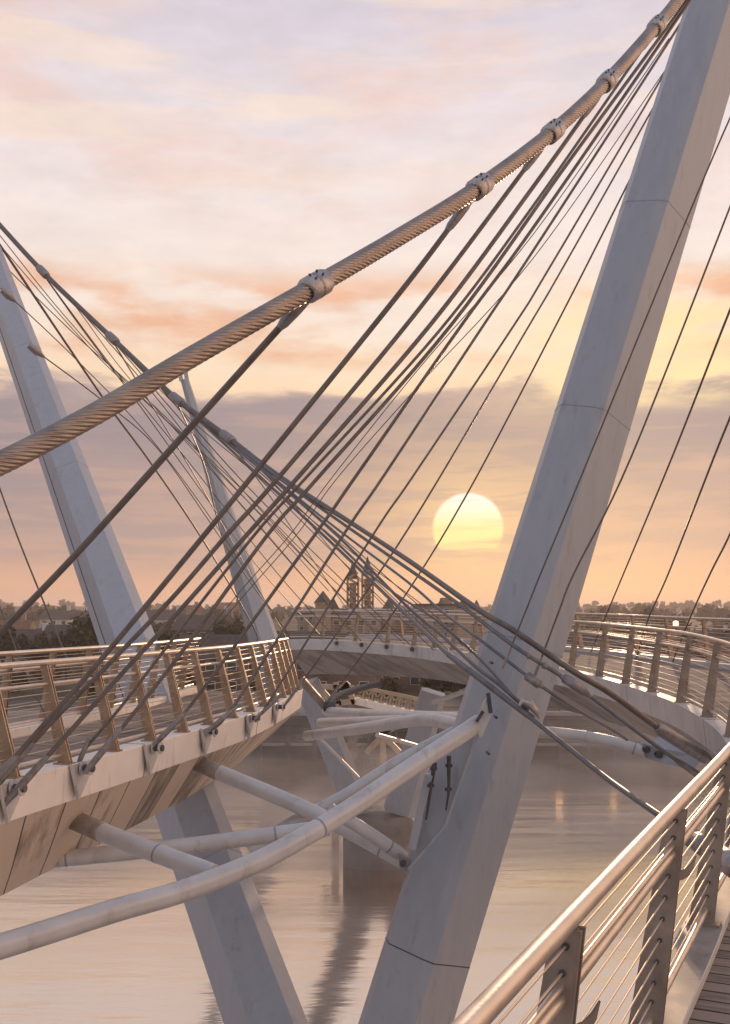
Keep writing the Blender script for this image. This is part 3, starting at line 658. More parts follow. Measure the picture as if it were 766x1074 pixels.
M_ground = mat('grass_and_earth', (.05, .055, .03), (.12, .09, .06), rough=.95, scale=.05, stretch=(1, 1, 1), stain=(.16, .12, .09), stain_amt=.8, stain_scale=.02)
def hz(x, y):
    if y < 80: base = 3.0
    else: base = 3.0+min(1, (y-80)/900)**1.25*12
    n = mnoise.fractal(Vector((x*.004+3, y*.004, 1.3)), 1.0, 2.0, 4)
    k = min(1, max(0, (y-110)/350))
    if y > 1000: base -= (y-1000)*.004
    return base+n*5.0*k
xs = [-2600, -1900, -1400, -1000]+list(np.linspace(-800, 800, 90))+[1000, 1400, 1900, 2600]
ys = [73.3, 76, 80, 90]+list(np.linspace(100, 400, 40))+list(np.linspace(420, 1100, 45))+[1300, 1800, 3200]
mb = MB(); nx = len(xs)
mb.add([(x, y, hz(x, y)) for y in ys for x in xs], [(j*nx+i, j*nx+i+1, (j+1)*nx+i+1, (j+1)*nx+i) for j in range(len(ys)-1) for i in range(nx-1)], smooth=True)
tag(mb.build('ground', M_ground), kind='structure')

def brick_mat(name, c1, c2, mortar, sx, sy):
    m = bpy.data.materials.new(name); t, N, Lk = nt(m); b = N['Principled BSDF']; g = N.new('ShaderNodeTexCoord')
    sp = N.new('ShaderNodeSeparateXYZ'); Lk.new(g.outputs['Object'], sp.inputs[0])
    ad = N.new('ShaderNodeMath'); ad.operation = 'ADD'; Lk.new(sp.outputs[0], ad.inputs[0]); Lk.new(sp.outputs[1], ad.inputs[1])
    cb = N.new('ShaderNodeCombineXYZ'); Lk.new(ad.outputs[0], cb.inputs[0]); Lk.new(sp.outputs[2], cb.inputs[1])
    br = N.new('ShaderNodeTexBrick'); br.inputs['Color1'].default_value = (*c1, 1); br.inputs['Color2'].default_value = (*c2, 1); br.inputs['Mortar'].default_value = (*mortar, 1)
    br.inputs['Scale'].default_value = 1; br.inputs['Brick Width'].default_value = sx; br.inputs['Row Height'].default_value = sy; br.inputs['Mortar Size'].default_value = .03
    Lk.new(cb.outputs[0], br.inputs['Vector'])
    nz = N.new('ShaderNodeTexNoise'); nz.inputs['Scale'].default_value = .25; nz.inputs['Detail'].default_value = 8; Lk.new(g.outputs['Object'], nz.inputs['Vector'])
    mx = N.new('ShaderNodeMix'); mx.data_type = 'RGBA'; mx.blend_type = 'MULTIPLY'; mx.inputs[0].default_value = .8
    cr = N.new('ShaderNodeValToRGB'); cr.color_ramp.elements[0].position = .35; cr.color_ramp.elements[0].color = (.35, .33, .32, 1); cr.color_ramp.elements[1].position = .65; cr.color_ramp.elements[1].color = (1.1, 1.05, 1, 1)
    Lk.new(nz.outputs['Fac'], cr.inputs[0]); Lk.new(br.outputs['Color'], mx.inputs[6]); Lk.new(cr.outputs[0], mx.inputs[7]); Lk.new(mx.outputs[2], b.inputs['Base Color'])
    b.inputs['Roughness'].default_value = .9
    return m
M_quay = brick_mat('quay_stone', (.15, .115, .09), (.10, .08, .065), (.05, .04, .035), 1.4, .45)
qw = thing('quay_wall', 'long weathered stone quay wall along the far waterline', 'quay wall', (0, BANK, 0))
MB().box((0, BANK+.4, 1.2), 500, .8, 3.6).build('wall', M_quay, qw)
MB().box((0, BANK+.35, 3.12), 500, 1.0, .24).build('coping', M_conc, qw)
MB().box((0, BANK-.12, 1.0), 500, .24, .18).build('fender_beam', M_conc, qw)
mb = MB()
for i in range(90):
    mb = MB(); x = -70+i*1.9
    mb.box((x, BANK-.3, .9), .3, .3, 2.6, 0)
    if i < 90: mb.build('fender_post', M_dark, qw)
tag(MB().box((0, 82, 3.06), 500, 6, .08).build('road', mat('asphalt', (.06, .055, .05), (.09, .08, .075), rough=.9, scale=2)), kind='structure')

# ------------------------------------------------------------------ trees
leafmats = [mat('leaves_dark', (.030, .032, .018), (.060, .055, .030), rough=.8, scale=3, coord='Object'),
            mat('leaves_brown', (.055, .042, .022), (.10, .075, .04), rough=.8, scale=3),
            mat('leaves_olive', (.045, .048, .022), (.085, .08, .038), rough=.8, scale=3)]
M_bark = mat('bark', (.05, .04, .03), (.09, .07, .05), rough=.9, scale=6)
rng = np.random.default_rng(5)
def crown_mesh(mb, c, rx, rz, nclump, nleaf, ls):
    for _ in range(nclump):
        d = rng.normal(size=3); d /= np.linalg.norm(d); d *= rng.uniform(.35, .95); d[2] = abs(d[2])*1.1-.35
        cc = np.array(c)+d*np.array([rx, rx, rz]); cr = rx*rng.uniform(.25, .45)
        for _ in range(nleaf):
            q = rng.normal(size=3); q /= np.linalg.norm(q); p = cc+q*cr*rng.uniform(.5, 1.05)
            a = rng.normal(size=3); a /= np.linalg.norm(a); b = np.cross(a, q); b /= (np.linalg.norm(b)+1e-9); s = ls*rng.uniform(.6, 1.4)
            mb.add([p-a*s, p+b*s*.8, p+a*s, p-b*s*.8], [(0, 1, 2, 3)])
protos = []
for v in range(3):
    root = thing('bank_tree', None, 'tree'); h = [7.5, 6, 9][v]; rx = [3.2, 3.4, 3.0][v]
    MB().tube([(0, 0, -.5), (.1, 0, h*.25), (-.1, .1, h*.5), (0, 0, h*.8)], [.28, .22, .15, .05], 8).build('trunk', M_bark, root)
    mb = MB()
    for k in range(6):
        a = k*1.05; mb.tube([(0, 0, h*(.3+.06*k)), (math.cos(a)*rx*.4, math.sin(a)*rx*.4, h*(.45+.06*k)), (math.cos(a)*rx*.75, math.sin(a)*rx*.75, h*(.55+.06*k))], [.1, .07, .03], 5)
    mb.build('limbs', M_bark, root)
    mb = MB(); crown_mesh(mb, (0, 0, h*.62), rx, h*.42, 26, 60, .26); mb.build('crown', leafmats[v], root); protos.append(root)
def copy_tree(o, parent=None):
    c = o.copy(); C.objects.link(c); c.parent = parent
    for ch in list(o.children): copy_tree(ch, c)
    return c
used = [False]*3
def place_tree(v, x, y, s, label, group='trees along the far bank'):
    o = protos[v] if not used[v] else copy_tree(protos[v]); used[v] = True
    o.location = (x, y, hz(x, y)); o.scale = (s, s, s); o.rotation_euler = (0, 0, random.uniform(0, 6.28))
    tag(o, label, 'tree', group)
# far woods: one mass
def woods(name, x0, x1, y0, y1, n, mats, label, hs=(4, 8), seed=1):
    rg = random.Random(seed); mb = MB()
    for i in range(n):
        y = y0+(y1-y0)*rg.random()**.8; x = (x0+(x1-x0)*rg.random())*y/y1
        h = rg.uniform(*hs); r = h*rg.uniform(.38, .6); z = hz(x, y)
        big = y < 260
        crown_mesh(mb, (x, y, z+h*.45), r, h*.5, 9 if big else 6, 16 if big else 8, .5 if big else .5+y/900)
    o = mb.build(name, mats); tag(o, label, 'woodland', kind='stuff'); return o
woods('woodland', -420, -60, 150, 640, 300, leafmats[0], 'dark brown-green woods covering the low hill at the left', (4, 7), 1)
woods('woodland', 70, 420, 130, 640, 330, leafmats[1], 'autumnal woods behind the right hand deck', (4, 7), 2)
woods('woodland', -90, 110, 300, 640, 120, leafmats[2], 'hazy trees along the horizon behind the middle of the bridge', (4, 7), 3)
woods('woodland', -700, 700, 760, 980, 420, leafmats[0], 'far tree line along the crest of the hills', (4, 8), 4)
woods('hedge', -60, 60, 88, 100, 60, leafmats[1], 'low brown scrub along the far bank', (1.5, 3), 6)

# ------------------------------------------------------------------ houses and town
M_w = [mat('render_cream', (.26, .20, .155), (.34, .27, .21), rough=.85, scale=.6), brick_mat('red_brick', (.22, .12, .08), (.17, .09, .06), (.2, .17, .14), .45, .15),
       mat('render_white', (.55, .51, .47), (.66, .62, .57), rough=.85, scale=.6), mat('sandstone', (.32, .22, .15), (.42, .30, .2), rough=.9, scale=.8)]
M_roof = [mat('slate_roof', (.075, .062, .055), (.12, .10, .09), rough=.95, scale=2), mat('tile_roof', (.16, .09, .06), (.22, .13, .09), rough=.8, scale=2)]
M_glass = mat('window_glass', (.03, .035, .045), (.05, .055, .06), rough=.12)
M_frame = mat('window_frame', (.5, .47, .44), (.6, .57, .53), rough=.5)
def house(kind, w, d, h, wm, rm, floors, cols, flat=False):
    root = thing(kind, None, 'house' if not flat else 'building')
    MB().box((0, 0, h/2-1), w, d, h+2).build('wall', wm, root)
    if flat:
        rf = MB().box((0, 0, h+.2), w+.5, d+.5, .4).build('roof', rm, root)
        MB().box((w*.2, 0, h+1), w*.22, d*.4, 1.3).build('plant_room', wm, rf)
    else:
        rh_ = d*.42
        mb = MB(); a, b = w/2+.35, d/2+.4
        mb.add([(-a, -b, h-.1), (a, -b, h-.1), (a, b, h-.1), (-a, b, h-.1), (-a, 0, h+rh_), (a, 0, h+rh_)], [(0, 1, 5, 4), (2, 3, 4, 5), (0, 4, 3), (1, 2, 5), (3, 2, 1, 0)])
        rf = mb.build('roof', rm, root); MB().box((w*.3, 0, h+rh_+.3), .9, .7, 1.6).build('chimney', wm, rf)
    wm0 = None
    for i in range(floors):
        for j in range(cols):
            x = -w/2+w*(j+.5)/cols; z = h*(i+.55)/floors
            if wm0 is None:
                f = MB().box((0, 0, 0), min(1.3, w/cols*.5), .12, h/floors*.45).build('window', M_frame, root)
                g = MB().box((0, -.07, 0), min(1.1, w/cols*.42), .03, h/floors*.38).build('pane', M_glass, f); wm0 = (f, g)
                f.location = (x, -d/2-.05, z)
            else:
                f = wm0[0].copy(); C.objects.link(f); f.parent = root; f.location = (x, -d/2-.05, z)
                g = wm0[1].copy(); C.objects.link(g); g.parent = f
    return root
H = [house('house', 9, 6, 4.6, M_w[2], M_roof[0], 2, 3), house('house', 7, 6, 4.8, M_w[0], M_roof[1], 2, 3), house('house', 11, 7, 5, M_w[1], M_roof[0], 2, 4)]
Bk = [house('apartment_block', 13, 9, 9.5, M_w[3], M_roof[0], 4, 5, True), house('apartment_block', 9, 9, 12, M_w[0], M_roof[0], 5, 4, True), house('apartment_block', 16, 9, 8, M_w[1], M_roof[1], 3, 6, True)]
usedH = {}
def put(o, px, y, rz, label, group, s=1.0, dz=0):
    if usedH.get(o.name): c = copy_tree(o)
    else: c = o; usedH[o.name] = True
    x = (px-CX)/F*y; c.location = (x, y, hz(x, y)+dz); c.rotation_euler = (0, 0, rz); c.scale = (s, s, s); tag(c, label, None, group); c['category'] = 'building' if 'apartment' in o.name else 'house'
gL = 'houses among the trees on the left'
for i, (px, y, v, s, lb) in enumerate([(32, 128, 0, .7, 'larger white grey-roofed house below the trees at the left edge'), (63, 260, 0, .9, 'white gabled cottage on the hill, left one of the pair beside the left pylon'), (80, 265, 0, .85, 'white gabled cottage on the hill, right one of the pair beside the left pylon'),
        (22, 118, 0, .45, 'small white hut low at the left edge'), (12, 150, 1, .8, 'cream house at the very left edge under the thick hanger'), (84, 125, 2, .7, 'dark brick shed half hidden behind the left pylon'), (58, 132, 1, .4, 'tiny pale outbuilding between the thin left hanger and the pylon'),
        (176, 240, 0, .9, 'white house just right of the left pylon'), (200, 300, 1, .9, 'cream house between the left pylon and the far tower'), (228, 270, 0, .8, 'white house close to the left of the far tower'), (215, 170, 2, .8, 'brick house low behind the left deck railing'), (243, 330, 1, 1, 'cream house touching the far tower outline')]):
    put(H[v], px, y, random.uniform(-.4, .4), lb, gL, s)
gR = 'houses behind the right deck'
words = ['first', 'second', 'third', 'fourth', 'fifth', 'sixth', 'seventh', 'eighth', 'ninth', 'tenth', 'eleventh', 'twelfth', 'thirteenth', 'fourteenth']
for i, px in enumerate((612, 632, 655, 678, 700, 724, 748, 764)):
    put(H[i % 3], px, 100+(i*37 % 90), random.uniform(-.5, .5), f'{["white","cream","red brick"][i % 3]} house seen through the right deck railing, {words[i]} from the pylon', gR, .62)
gC = 'town blocks behind the middle span'
for i, px in enumerate((318, 334, 352, 368, 405, 422, 440, 459, 478, 496)):
    put(Bk[i % 3], px, 118+(i*29 % 60), random.uniform(-.15, .15), f'{["sandstone","tall cream","low brick"][i % 3]} flat-roofed block behind the middle span railing, {words[i]} from the left', gC, .5+.05*((i*5) % 4))
# bank side buildings low under the deck
gQ = 'waterside buildings under the deck line'
for i, (px, v) in enumerate(((235, 2), (262, 1), (330, 2), (352, 2), (375, 1), (405, 2), (575, 2), (600, 1), (622, 2), (650, 2), (690, 1), (730, 2), (760, 1))):
    put(H[v], px, 92+(i % 3)*3, random.uniform(-.1, .1), f'small {["white","cream","red brick"][v]} waterside building below the decks, {words[i]} from the left', gQ, .66)
for i, (px, y, v, s) in enumerate([(8, 112, 0, .8), (45, 116, 1, .8), (70, 108, 0, .7), (98, 112, 2, .9), (170, 110, 0, .7), (195, 120, 1, .8), (240, 115, 2, .75), (300, 108, 0, .6), (345, 104, 1, .5), (395, 106, 2, .5), (500, 104, 1, .55), (520, 110, 0, .7), (590, 104, 2, .6), (640, 100, 1, .65), (668, 98, 0, .6), (715, 97, 2, .6), (741, 102, 1, .75), (772, 104, 0, .8)]):
    place_tree(v, (px-CX)/F*y, y, s, f'{["dark rounded","brown spreading","olive upright"][v]} tree on the far bank, {words[i] if i < 14 else ["fifteenth","sixteenth","seventeenth","last"][i-14]} counting from the left edge')
# church with lattice-like open spire
def church():
    y = 150; x = (378-CX)/F*y; z = hz(x, y); t = thing('church', 'tall church tower with twin pinnacled spires against the orange horizon', 'church', (x, y, z))
    b = CZ-z
    MB().box((x+2, y, z+b*.4), 10, 8, b*.9).build('nave', M_w[3], t)
    mb = MB(); zt = CZ+5.2
    for dx, dz in ((-1.05, 0), (1.05, .6)):
        bw = 1.5
        for sx in (-1, 1):
            for sy in (-1, 1): mb.beam((x+dx+sx*bw/2, y+sy*bw/2, z), (x+dx+sx*bw/2, y+sy*bw/2, zt+dz), .3, .3)
        mb.box((x+dx, y, (z+zt+dz)/2-.3), bw*.62, bw*.62, zt+dz-z-.6)
        for k in range(16):
            zz = z+(zt+dz-z)*k/15; mb.box((x+dx, y, zz), bw+.1, bw+.1, .16)
            if k % 2: mb.beam((x+dx-bw/2, y-bw/2, zz), (x+dx+bw/2, y-bw/2, zz+.8), .3, .3)
            else: mb.beam((x+dx+bw/2, y-bw/2, zz), (x+dx-bw/2, y-bw/2, zz+.8), .3, .3)
    mb.build('tower', M_w[3], t)
    mb = MB()
    for dx, dz in ((-1.05, 0), (1.05, .6)):
        mb.tube([(x+dx, y, zt+dz), (x+dx, y, zt+dz+1.2), (x+dx, y, zt+dz+2.6)], [.75, .45, .03], 8)
        for sx in (-1, 1): mb.tube([(x+dx+sx*.5, y-.4, zt+dz), (x+dx+sx*.5, y-.4, zt+dz+1.2)], [.2, .02], 6)
    mb.build('spire', M_roof[0], t)
    for i in range(5): MB().box((x-1+i*1.6, y-4.05, z+b*.45), .7, .12, b*.35).build('window', M_glass, t)
    mb = MB(); mb.add([(x-3.3, y-4.3, z+b*.84), (x+7.3, y-4.3, z+b*.84), (x+7.3, y+4.3, z+b*.84), (x-3.3, y+4.3, z+b*.84), (x-3.3, y, z+b*.84+1.9), (x+7.3, y, z+b*.84+1.9)], [(0, 1, 5, 4), (2, 3, 4, 5), (0, 4, 3), (1, 2, 5), (3, 2, 1, 0)]); mb.build('roof', M_roof[0], t)
church()
for i, (px, y, tp, wd) in enumerate(((339, 140, 627, 2.0), (350, 150, 634, 1.4), (408, 145, 634, 1.6), (462, 150, 636, 1.5), (487, 135, 633, 1.8), (500, 150, 636, 1.3))):
    x = (px-CX)/F*y; z0 = hz(x, y); zt = W(px, tp, y).z; t = thing('turret', f'small pointed turret on the town skyline, {words[i]} from the left', 'turret', (x, y, z0), 'turrets on the town skyline')
    MB().box((x, y, (z0+zt)/2-.4), wd, wd, zt-z0-.8).build('wall', M_w[3], t); MB().box((x, y, zt-.75), wd+.3, wd+.3, .2).build('cornice', M_w[3], t)
    MB().tube([(x, y, zt-.65), (x, y, zt+.9)], [wd*.62, .05], 4).build('roof', M_roof[0], t)
# truss footbridge below the middle span
t = thing('truss_footbridge', 'warm-lit lattice truss walkway seen under the middle span beside the V pier', 'footbridge', W(370, 745, 60))
M_gold = mat('ochre_paint', (.34, .24, .16), (.46, .33, .22), rough=.5, scale=3)
a, b = W(370, 734, 58), W(447, 752, 58); au, bu = W(374, 720, 58), W(447, 735, 58)
MB().beam(a, b, 1.2, .35).build('bottom_chord', M_fascia, t); MB().beam(au, bu, .25, .2).build('top_chord', M_gold, t)
for k in range(8):
    mb = MB(); q0, q1 = k/8, (k+1)/8
    mb.beam(a.lerp(b, q0), au.lerp(bu, q1), .09, .09); mb.beam(au.lerp(bu, q0), a.lerp(b, q1), .09, .09); mb.beam(a.lerp(b, q0), au.lerp(bu, q0), .1, .1); mb.build('lattice_bay', M_gold, t)
mb = MB()
for q in (0, .98):
    p = a.lerp(b, q); mb.beam(p, Vector((p.x, p.y, -.5)), .5, .5)
mb.build('support', M_conc, t)
t2 = thing('timber_jetty', 'pale broken timber jetty frame at the left end of the truss walkway', 'jetty', W(350, 735, 57))
mb = MB()
for x0, y0, x1, y1 in ((336, 722, 352, 740), (340, 744, 366, 716), (352, 716, 356, 742), (362, 716, 372, 738), (336, 720, 372, 722), (348, 738, 372, 736), (384, 752, 420, 790), (420, 752, 384, 790), (400, 770, 440, 750)):
    mb.beam(W(x0, y0, 56.5), W(x1, y1, 56.5), .28, .28)
mb.beam(W(352, 738, 56.5), W(352, 825, 56.5), .4, .4); mb.beam(W(402, 770, 56.5), W(402, 825, 56.5), .3, .3)
mb.build('frame', M_gold, t2)
# lit street lamps
def emis(name, c, s):
    m = bpy.data.materials.new(name); t, N, Lk = nt(m); b = N['Principled BSDF']; b.inputs['Emission Color'].default_value = (*c, 1); b.inputs['Emission Strength'].default_value = s; return m
M_lit = emis('lit_lamp', (1, .5, .2), 5)
for lb, px, py, y in (('lit orange street lamp beyond the right deck railing', 709, 657, 96), ('lit orange lamp on the quay just right of the near pylon', 587, 762, 74.6), ('lit orange lamp on the quay under the right deck, behind the slanting stay', 644, 772, 74.6)):
    p = W(px, py, y); gz = hz(p.x, y)
    t = thing('street_lamp', lb, 'street lamp', (p.x, y, gz), 'lit lamps on the far bank'); z1 = max(p.z, gz+.6)
    MB().tube([(p.x, y, gz-.2), (p.x, y, z1)], .07, 8).build('pole', M_dark, t)
    MB().tube([(p.x, y, z1), (p.x, y, z1+.1), (p.x, y, z1+.42), (p.x, y, z1+.5)], [.1, .24, .24, .08], 10).build('lantern', M_lit, t)

# ------------------------------------------------------------------ air
def volume_box(name, x0, x1, y0, y1, z0, z1, dens, col, label, noise=None):
    mb = MB().box(((x0+x1)/2, (y0+y1)/2, (z0+z1)/2), x1-x0, y1-y0, z1-z0)
    m = bpy.data.materials.new(name+'_air'); t, N, Lk = nt(m); N.remove(N['Principled BSDF']); out = N['Material Output']
    v = N.new('ShaderNodeVolumePrincipled'); v.inputs['Color'].default_value = (*col, 1); v.inputs['Density'].default_value = dens; v.inputs['Anisotropy'].default_value = .3
    Lk.new(v.outputs[0], out.inputs['Volume'])
    if noise:
        tc = N.new('ShaderNodeNewGeometry'); mp = N.new('ShaderNodeMapping'); mp.inputs['Scale'].default_value = noise; Lk.new(tc.outputs['Position'], mp.inputs['Vector'])
        nz = N.new('ShaderNodeTexNoise'); nz.inputs['Scale'].default_value = 1; nz.inputs['Detail'].default_value = 3; Lk.new(mp.outputs[0], nz.inputs['Vector'])
        sp = N.new('ShaderNodeSeparateXYZ'); Lk.new(tc.outputs['Position'], sp.inputs[0])
        fz = N.new('ShaderNodeMapRange'); fz.inputs[1].default_value = z0; fz.inputs[2].default_value = z1; fz.inputs[3].default_value = 1; fz.inputs[4].default_value = 0; Lk.new(sp.outputs[2], fz.inputs[0])
        mr = N.new('ShaderNodeMapRange'); mr.inputs[1].default_value = .48; mr.inputs[2].default_value = .74; mr.inputs[3].default_value = 0; mr.inputs[4].default_value = dens; Lk.new(nz.outputs['Fac'], mr.inputs[0])
        mu = N.new('ShaderNodeMath'); mu.operation = 'MULTIPLY'; Lk.new(mr.outputs[0], mu.inputs[0]); Lk.new(fz.outputs[0], mu.inputs[1]); Lk.new(mu.outputs[0], v.inputs['Density'])
    o = mb.build(name, m); tag(o, label, 'haze' if name == 'haze' else 'mist', kind='stuff'); return o
volume_box('haze', -2620, 2620, -310, 3210, -12.5, 34, .0006, (.97, .84, .78), 'pale pinkish morning haze over the river and hills')
volume_box('mist', -75, 75, 38, 72.5, .05, 4.6, .38, (1, .93, .88), 'wisps of low mist drifting over the water near the far bank', noise=(.07, .13, .35))

# ------------------------------------------------------------------ sky
w = bpy.data.worlds.new('World'); sc.world = w; w.use_nodes = True; t = w.node_tree; N, Lk = t.nodes, t.links; N.clear()
def node(tp, **k):
    n = N.new(tp)
    for a, b in k.items(): setattr(n, a, b)
    return n
def M(op, a, b=None, c=None, clamp=False):
    n = node('ShaderNodeMath', operation=op, use_clamp=clamp)
    for i, x in enumerate((a, b, c)):
        if x is None: continue
        if isinstance(x, (int, float)): n.inputs[i].default_value = x
        else: Lk.new(x, n.inputs[i])
    return n.outputs[0]
def sstep(x, a, b):
    n = node('ShaderNodeMapRange', interpolation_type='SMOOTHSTEP'); n.inputs[1].default_value = a; n.inputs[2].default_value = b; Lk.new(x, n.inputs[0]); return n.outputs[0]
def mixc(f, a, b, mode='MIX'):
    n = node('ShaderNodeMix', data_type='RGBA', blend_type=mode)
    for i, x in ((0, f), (6, a), (7, b)):
        if isinstance(x, (int, float, tuple)): n.inputs[i].default_value = x
        else: Lk.new(x, n.inputs[i])
    return n.outputs[2]
tc = node('ShaderNodeTexCoord'); sp = node('ShaderNodeSeparateXYZ'); Lk.new(tc.outputs['Generated'], sp.inputs[0]); x, y, z = sp.outputs
hyp = M('SQRT', M('ADD', M('MULTIPLY', x, x), M('MULTIPLY', y, y))); te = M('DIVIDE', z, M('MAXIMUM', hyp, .001)); az = M('ARCTAN2', x, y)
def cn(sa, st, det=6, off=0.0, rough=.55):
    cb = node('ShaderNodeCombineXYZ'); Lk.new(M('MULTIPLY_ADD', az, sa, off), cb.inputs[0]); Lk.new(M('MULTIPLY_ADD', te, st, off*1.7), cb.inputs[1]); cb.inputs[2].default_value = off
    n = node('ShaderNodeTexNoise'); n.inputs['Scale'].default_value = 1; n.inputs['Detail'].default_value = det; n.inputs['Roughness'].default_value = rough; Lk.new(cb.outputs[0], n.inputs['Vector']); return n.outputs['Fac']
n1, n2, n3, n4 = cn(7, 22, 7, 1.3), cn(5, 16, 7, 4.7), cn(3.5, 26, 6, 8.1), cn(4, 11, 7, 12.9, .6)
warp = M('MULTIPLY', M('SUBTRACT', n1, .5), M('ADD', .045, M('MULTIPLY', sstep(te, .12, .3), .07)))
tw = M('ADD', te, warp)
cr = node('ShaderNodeValToRGB'); els = cr.color_ramp; els.interpolation = 'B_SPLINE' if False else 'LINEAR'
stops = [(0, (226, 178, 150)), (.028, (222, 170, 142)), (.048, (196, 158, 142)), (.08, (178, 150, 144)), (.12, (162, 141, 141)), (.16, (150, 136, 141)), (.198, (154, 140, 145)), (.207, (184, 160, 156)), (.216, (250, 218, 182)), (.25, (246, 225, 203)),
         (.31, (244, 226, 214)), (.39, (240, 226, 222)), (.48, (232, 219, 221)), (.58, (216, 206, 216)), (.8, (190, 192, 214)), (1.0, (178, 186, 214))]
els.elements[0].position = 0; els.elements[0].color = lin(*stops[0][1]); els.elements[1].position = 1; els.elements[1].color = lin(*stops[-1][1])
for p, c in stops[1:-1]: e = els.elements.new(p); e.color = lin(*c)
Lk.new(tw, cr.inputs[0]); col = cr.outputs[0]
win = lambda a, b, c, d: M('MULTIPLY', sstep(te, a, b), M('SUBTRACT', 1, sstep(te, c, d)))
col = mixc(M('MULTIPLY', M('MULTIPLY', sstep(n2, .42, .6), win(.225, .25, .30, .34)), .95), col, lin(236, 180, 146))
col = mixc(M('MULTIPLY', M('MULTIPLY', sstep(n4, .44, .66), win(.33, .42, .56, .66)), .8), col, lin(238, 206, 194))
col = mixc(M('MULTIPLY', M('MULTIPLY', sstep(n3, .48, .62), win(.38, .45, .6, .7)), .7), col, lin(244, 221, 206))
# warm breaks in the grey band, stronger towards the sun
sx_, st_ = .0979, .0823
dx = M('SUBTRACT', az, sx_); dt = M('SUBTRACT', te, st_); dist = M('SQRT', M('ADD', M('MULTIPLY', dx, dx), M('MULTIPLY', dt, dt)))
dist2 = M('SQRT', M('ADD', M('MULTIPLY', M('MULTIPLY', dx, dx), .45), M('MULTIPLY', M('MULTIPLY', dt, dt), 1.6)))
glow = M('POWER', 2.718, M('MULTIPLY', dist2, -17)); 
col = mixc(M('MULTIPLY', glow, .85, clamp=True), col, lin(250, 186, 124))
col = mixc(M('MULTIPLY', M('MULTIPLY', sstep(n3, .5, .62), win(.02, .05, .13, .17)), .5), col, lin(196, 158, 146))
rg = M('MULTIPLY', sstep(az, .08, .26), win(.18, .205, .26, .33))
col = mixc(M('MULTIPLY', M('MULTIPLY', rg, sstep(n1, .33, .52)), .95), col, lin(255, 224, 168))
n5, n6 = cn(9, 75, 6, 21.3, .6), cn(16, 38, 7, 33.1, .62)
core = M('POWER', 2.718, M('MULTIPLY', dist, -20))
col = mixc(M('MULTIPLY', core, .75), col, lin(255, 222, 158))
streak = M('MULTIPLY', sstep(n5, .46, .62), win(.015, .04, .19, .215))
col = mixc(M('MULTIPLY', streak, .3), col, lin(206, 168, 152))
streak2 = M('MULTIPLY', sstep(n5, .54, .40), win(.03, .06, .19, .215))
col = mixc(M('MULTIPLY', streak2, .45), col, lin(160, 141, 146))
puff = M('MULTIPLY_ADD', M('SUBTRACT', n6, .5), M('MULTIPLY', sstep(te, .16, .26), .30), 1.0)
pv = node('ShaderNodeVectorMath', operation='SCALE'); Lk.new(col, pv.inputs[0]); Lk.new(puff, pv.inputs['Scale']); col = pv.outputs[0]
# the disc, its foot behind cloud
disc = M('SUBTRACT', 1, sstep(dist, .0312, .0352))
cut = sstep(M('ADD', M('ADD', te, M('MULTIPLY', M('SUBTRACT', n3, .5), .035)), M('MULTIPLY', dx, -.12)), .064, .080)
cut2 = M('MULTIPLY', sstep(M('ABSOLUTE', M('SUBTRACT', M('ADD', te, M('MULTIPLY', M('SUBTRACT', n1, .5), .02)), .0655)), .0045, .0015), .55)
dm = M('MULTIPLY', disc, M('MAXIMUM', cut, cut2))
dcol = mixc(sstep(dt, -.006, .03), lin(255, 236, 160), lin(255, 249, 236))
col = mixc(M('MULTIPLY', dm, M('SUBTRACT', 1, M('MULTIPLY', sstep(n5, .5, .62), .35))), col, dcol)
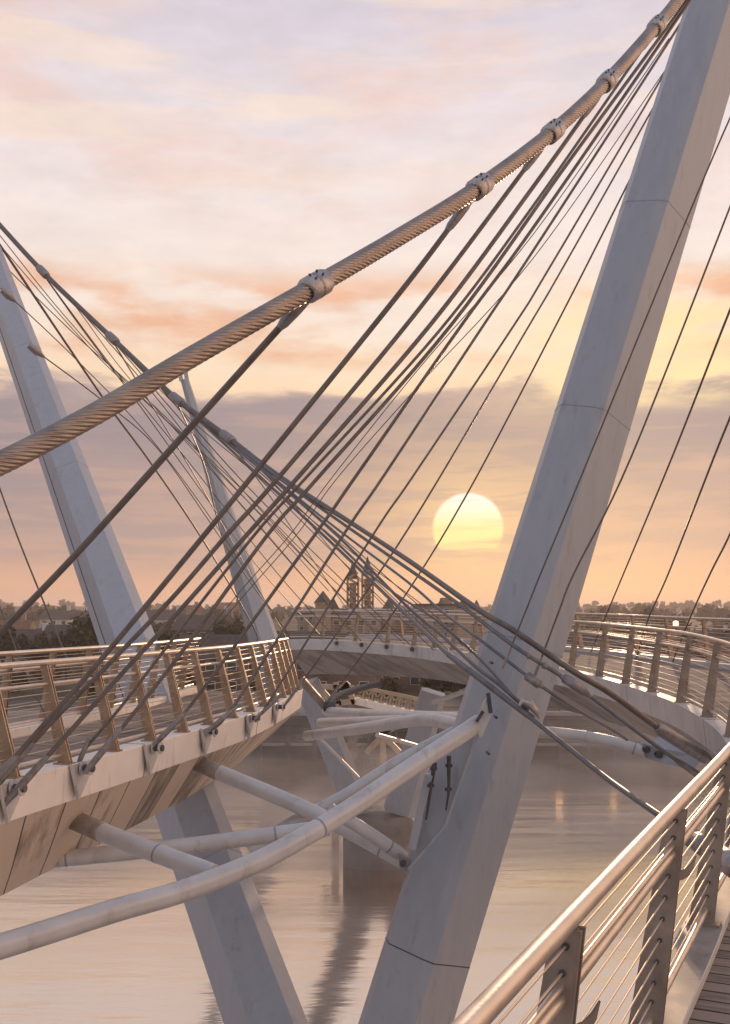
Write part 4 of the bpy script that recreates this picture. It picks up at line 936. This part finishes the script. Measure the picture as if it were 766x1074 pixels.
# unseen sky as added fill: brightened behind, cooled at left, warm glow at right
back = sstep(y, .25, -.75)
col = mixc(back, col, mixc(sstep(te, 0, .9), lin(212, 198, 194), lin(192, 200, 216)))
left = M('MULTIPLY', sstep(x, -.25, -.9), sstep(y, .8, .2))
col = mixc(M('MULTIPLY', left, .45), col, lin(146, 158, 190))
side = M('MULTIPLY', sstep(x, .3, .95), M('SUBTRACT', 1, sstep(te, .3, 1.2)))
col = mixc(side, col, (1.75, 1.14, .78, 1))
below = sstep(te, -.01, -.08); col = mixc(below, col, lin(120, 100, 90))
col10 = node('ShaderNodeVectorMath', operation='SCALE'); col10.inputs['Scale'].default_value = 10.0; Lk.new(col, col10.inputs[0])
sky = node('ShaderNodeTexSky', sky_type='NISHITA'); sky.sun_disc = False
SE, SR = R(6.0), R(14)
sky.sun_elevation = SE; sky.sun_rotation = SR
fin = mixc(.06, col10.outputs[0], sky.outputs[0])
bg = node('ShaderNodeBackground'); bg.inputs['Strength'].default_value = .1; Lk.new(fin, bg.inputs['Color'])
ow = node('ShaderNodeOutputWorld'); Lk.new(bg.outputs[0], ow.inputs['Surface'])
w.cycles.sampling_method = 'MANUAL'; w.cycles.sample_map_resolution = 512

sd = bpy.data.lights.new('sun', 'SUN'); sd.energy = 2.2; sd.angle = R(.6); sd.color = (1, .66, .40)
so = bpy.data.objects.new('sun', sd); C.objects.link(so)
dirv = Vector((math.sin(SR)*math.cos(SE), math.cos(SR)*math.cos(SE), math.sin(SE)))
so.rotation_euler = dirv.to_track_quat('Z', 'Y').to_euler()

cd = bpy.data.cameras.new('camera'); co = bpy.data.objects.new('camera', cd); C.objects.link(co)
co.location = (0, 0, CZ); co.rotation_euler = (R(90), 0, 0)
cd.sensor_fit = 'HORIZONTAL'; cd.sensor_width = 36; cd.lens = F/766*36; cd.shift_y = (HY-537)/766; cd.clip_start = .05; cd.clip_end = 6000
sc.camera = co
sc.view_settings.view_transform = 'Standard'; sc.view_settings.look = 'None'; sc.view_settings.exposure = .12; sc.view_settings.gamma = 1
sc.render.engine = 'CYCLES'; sc.cycles.volume_bounces = 0; sc.cycles.volume_step_rate = 3; sc.cycles.volume_max_steps = 96; sc.cycles.max_bounces = 6
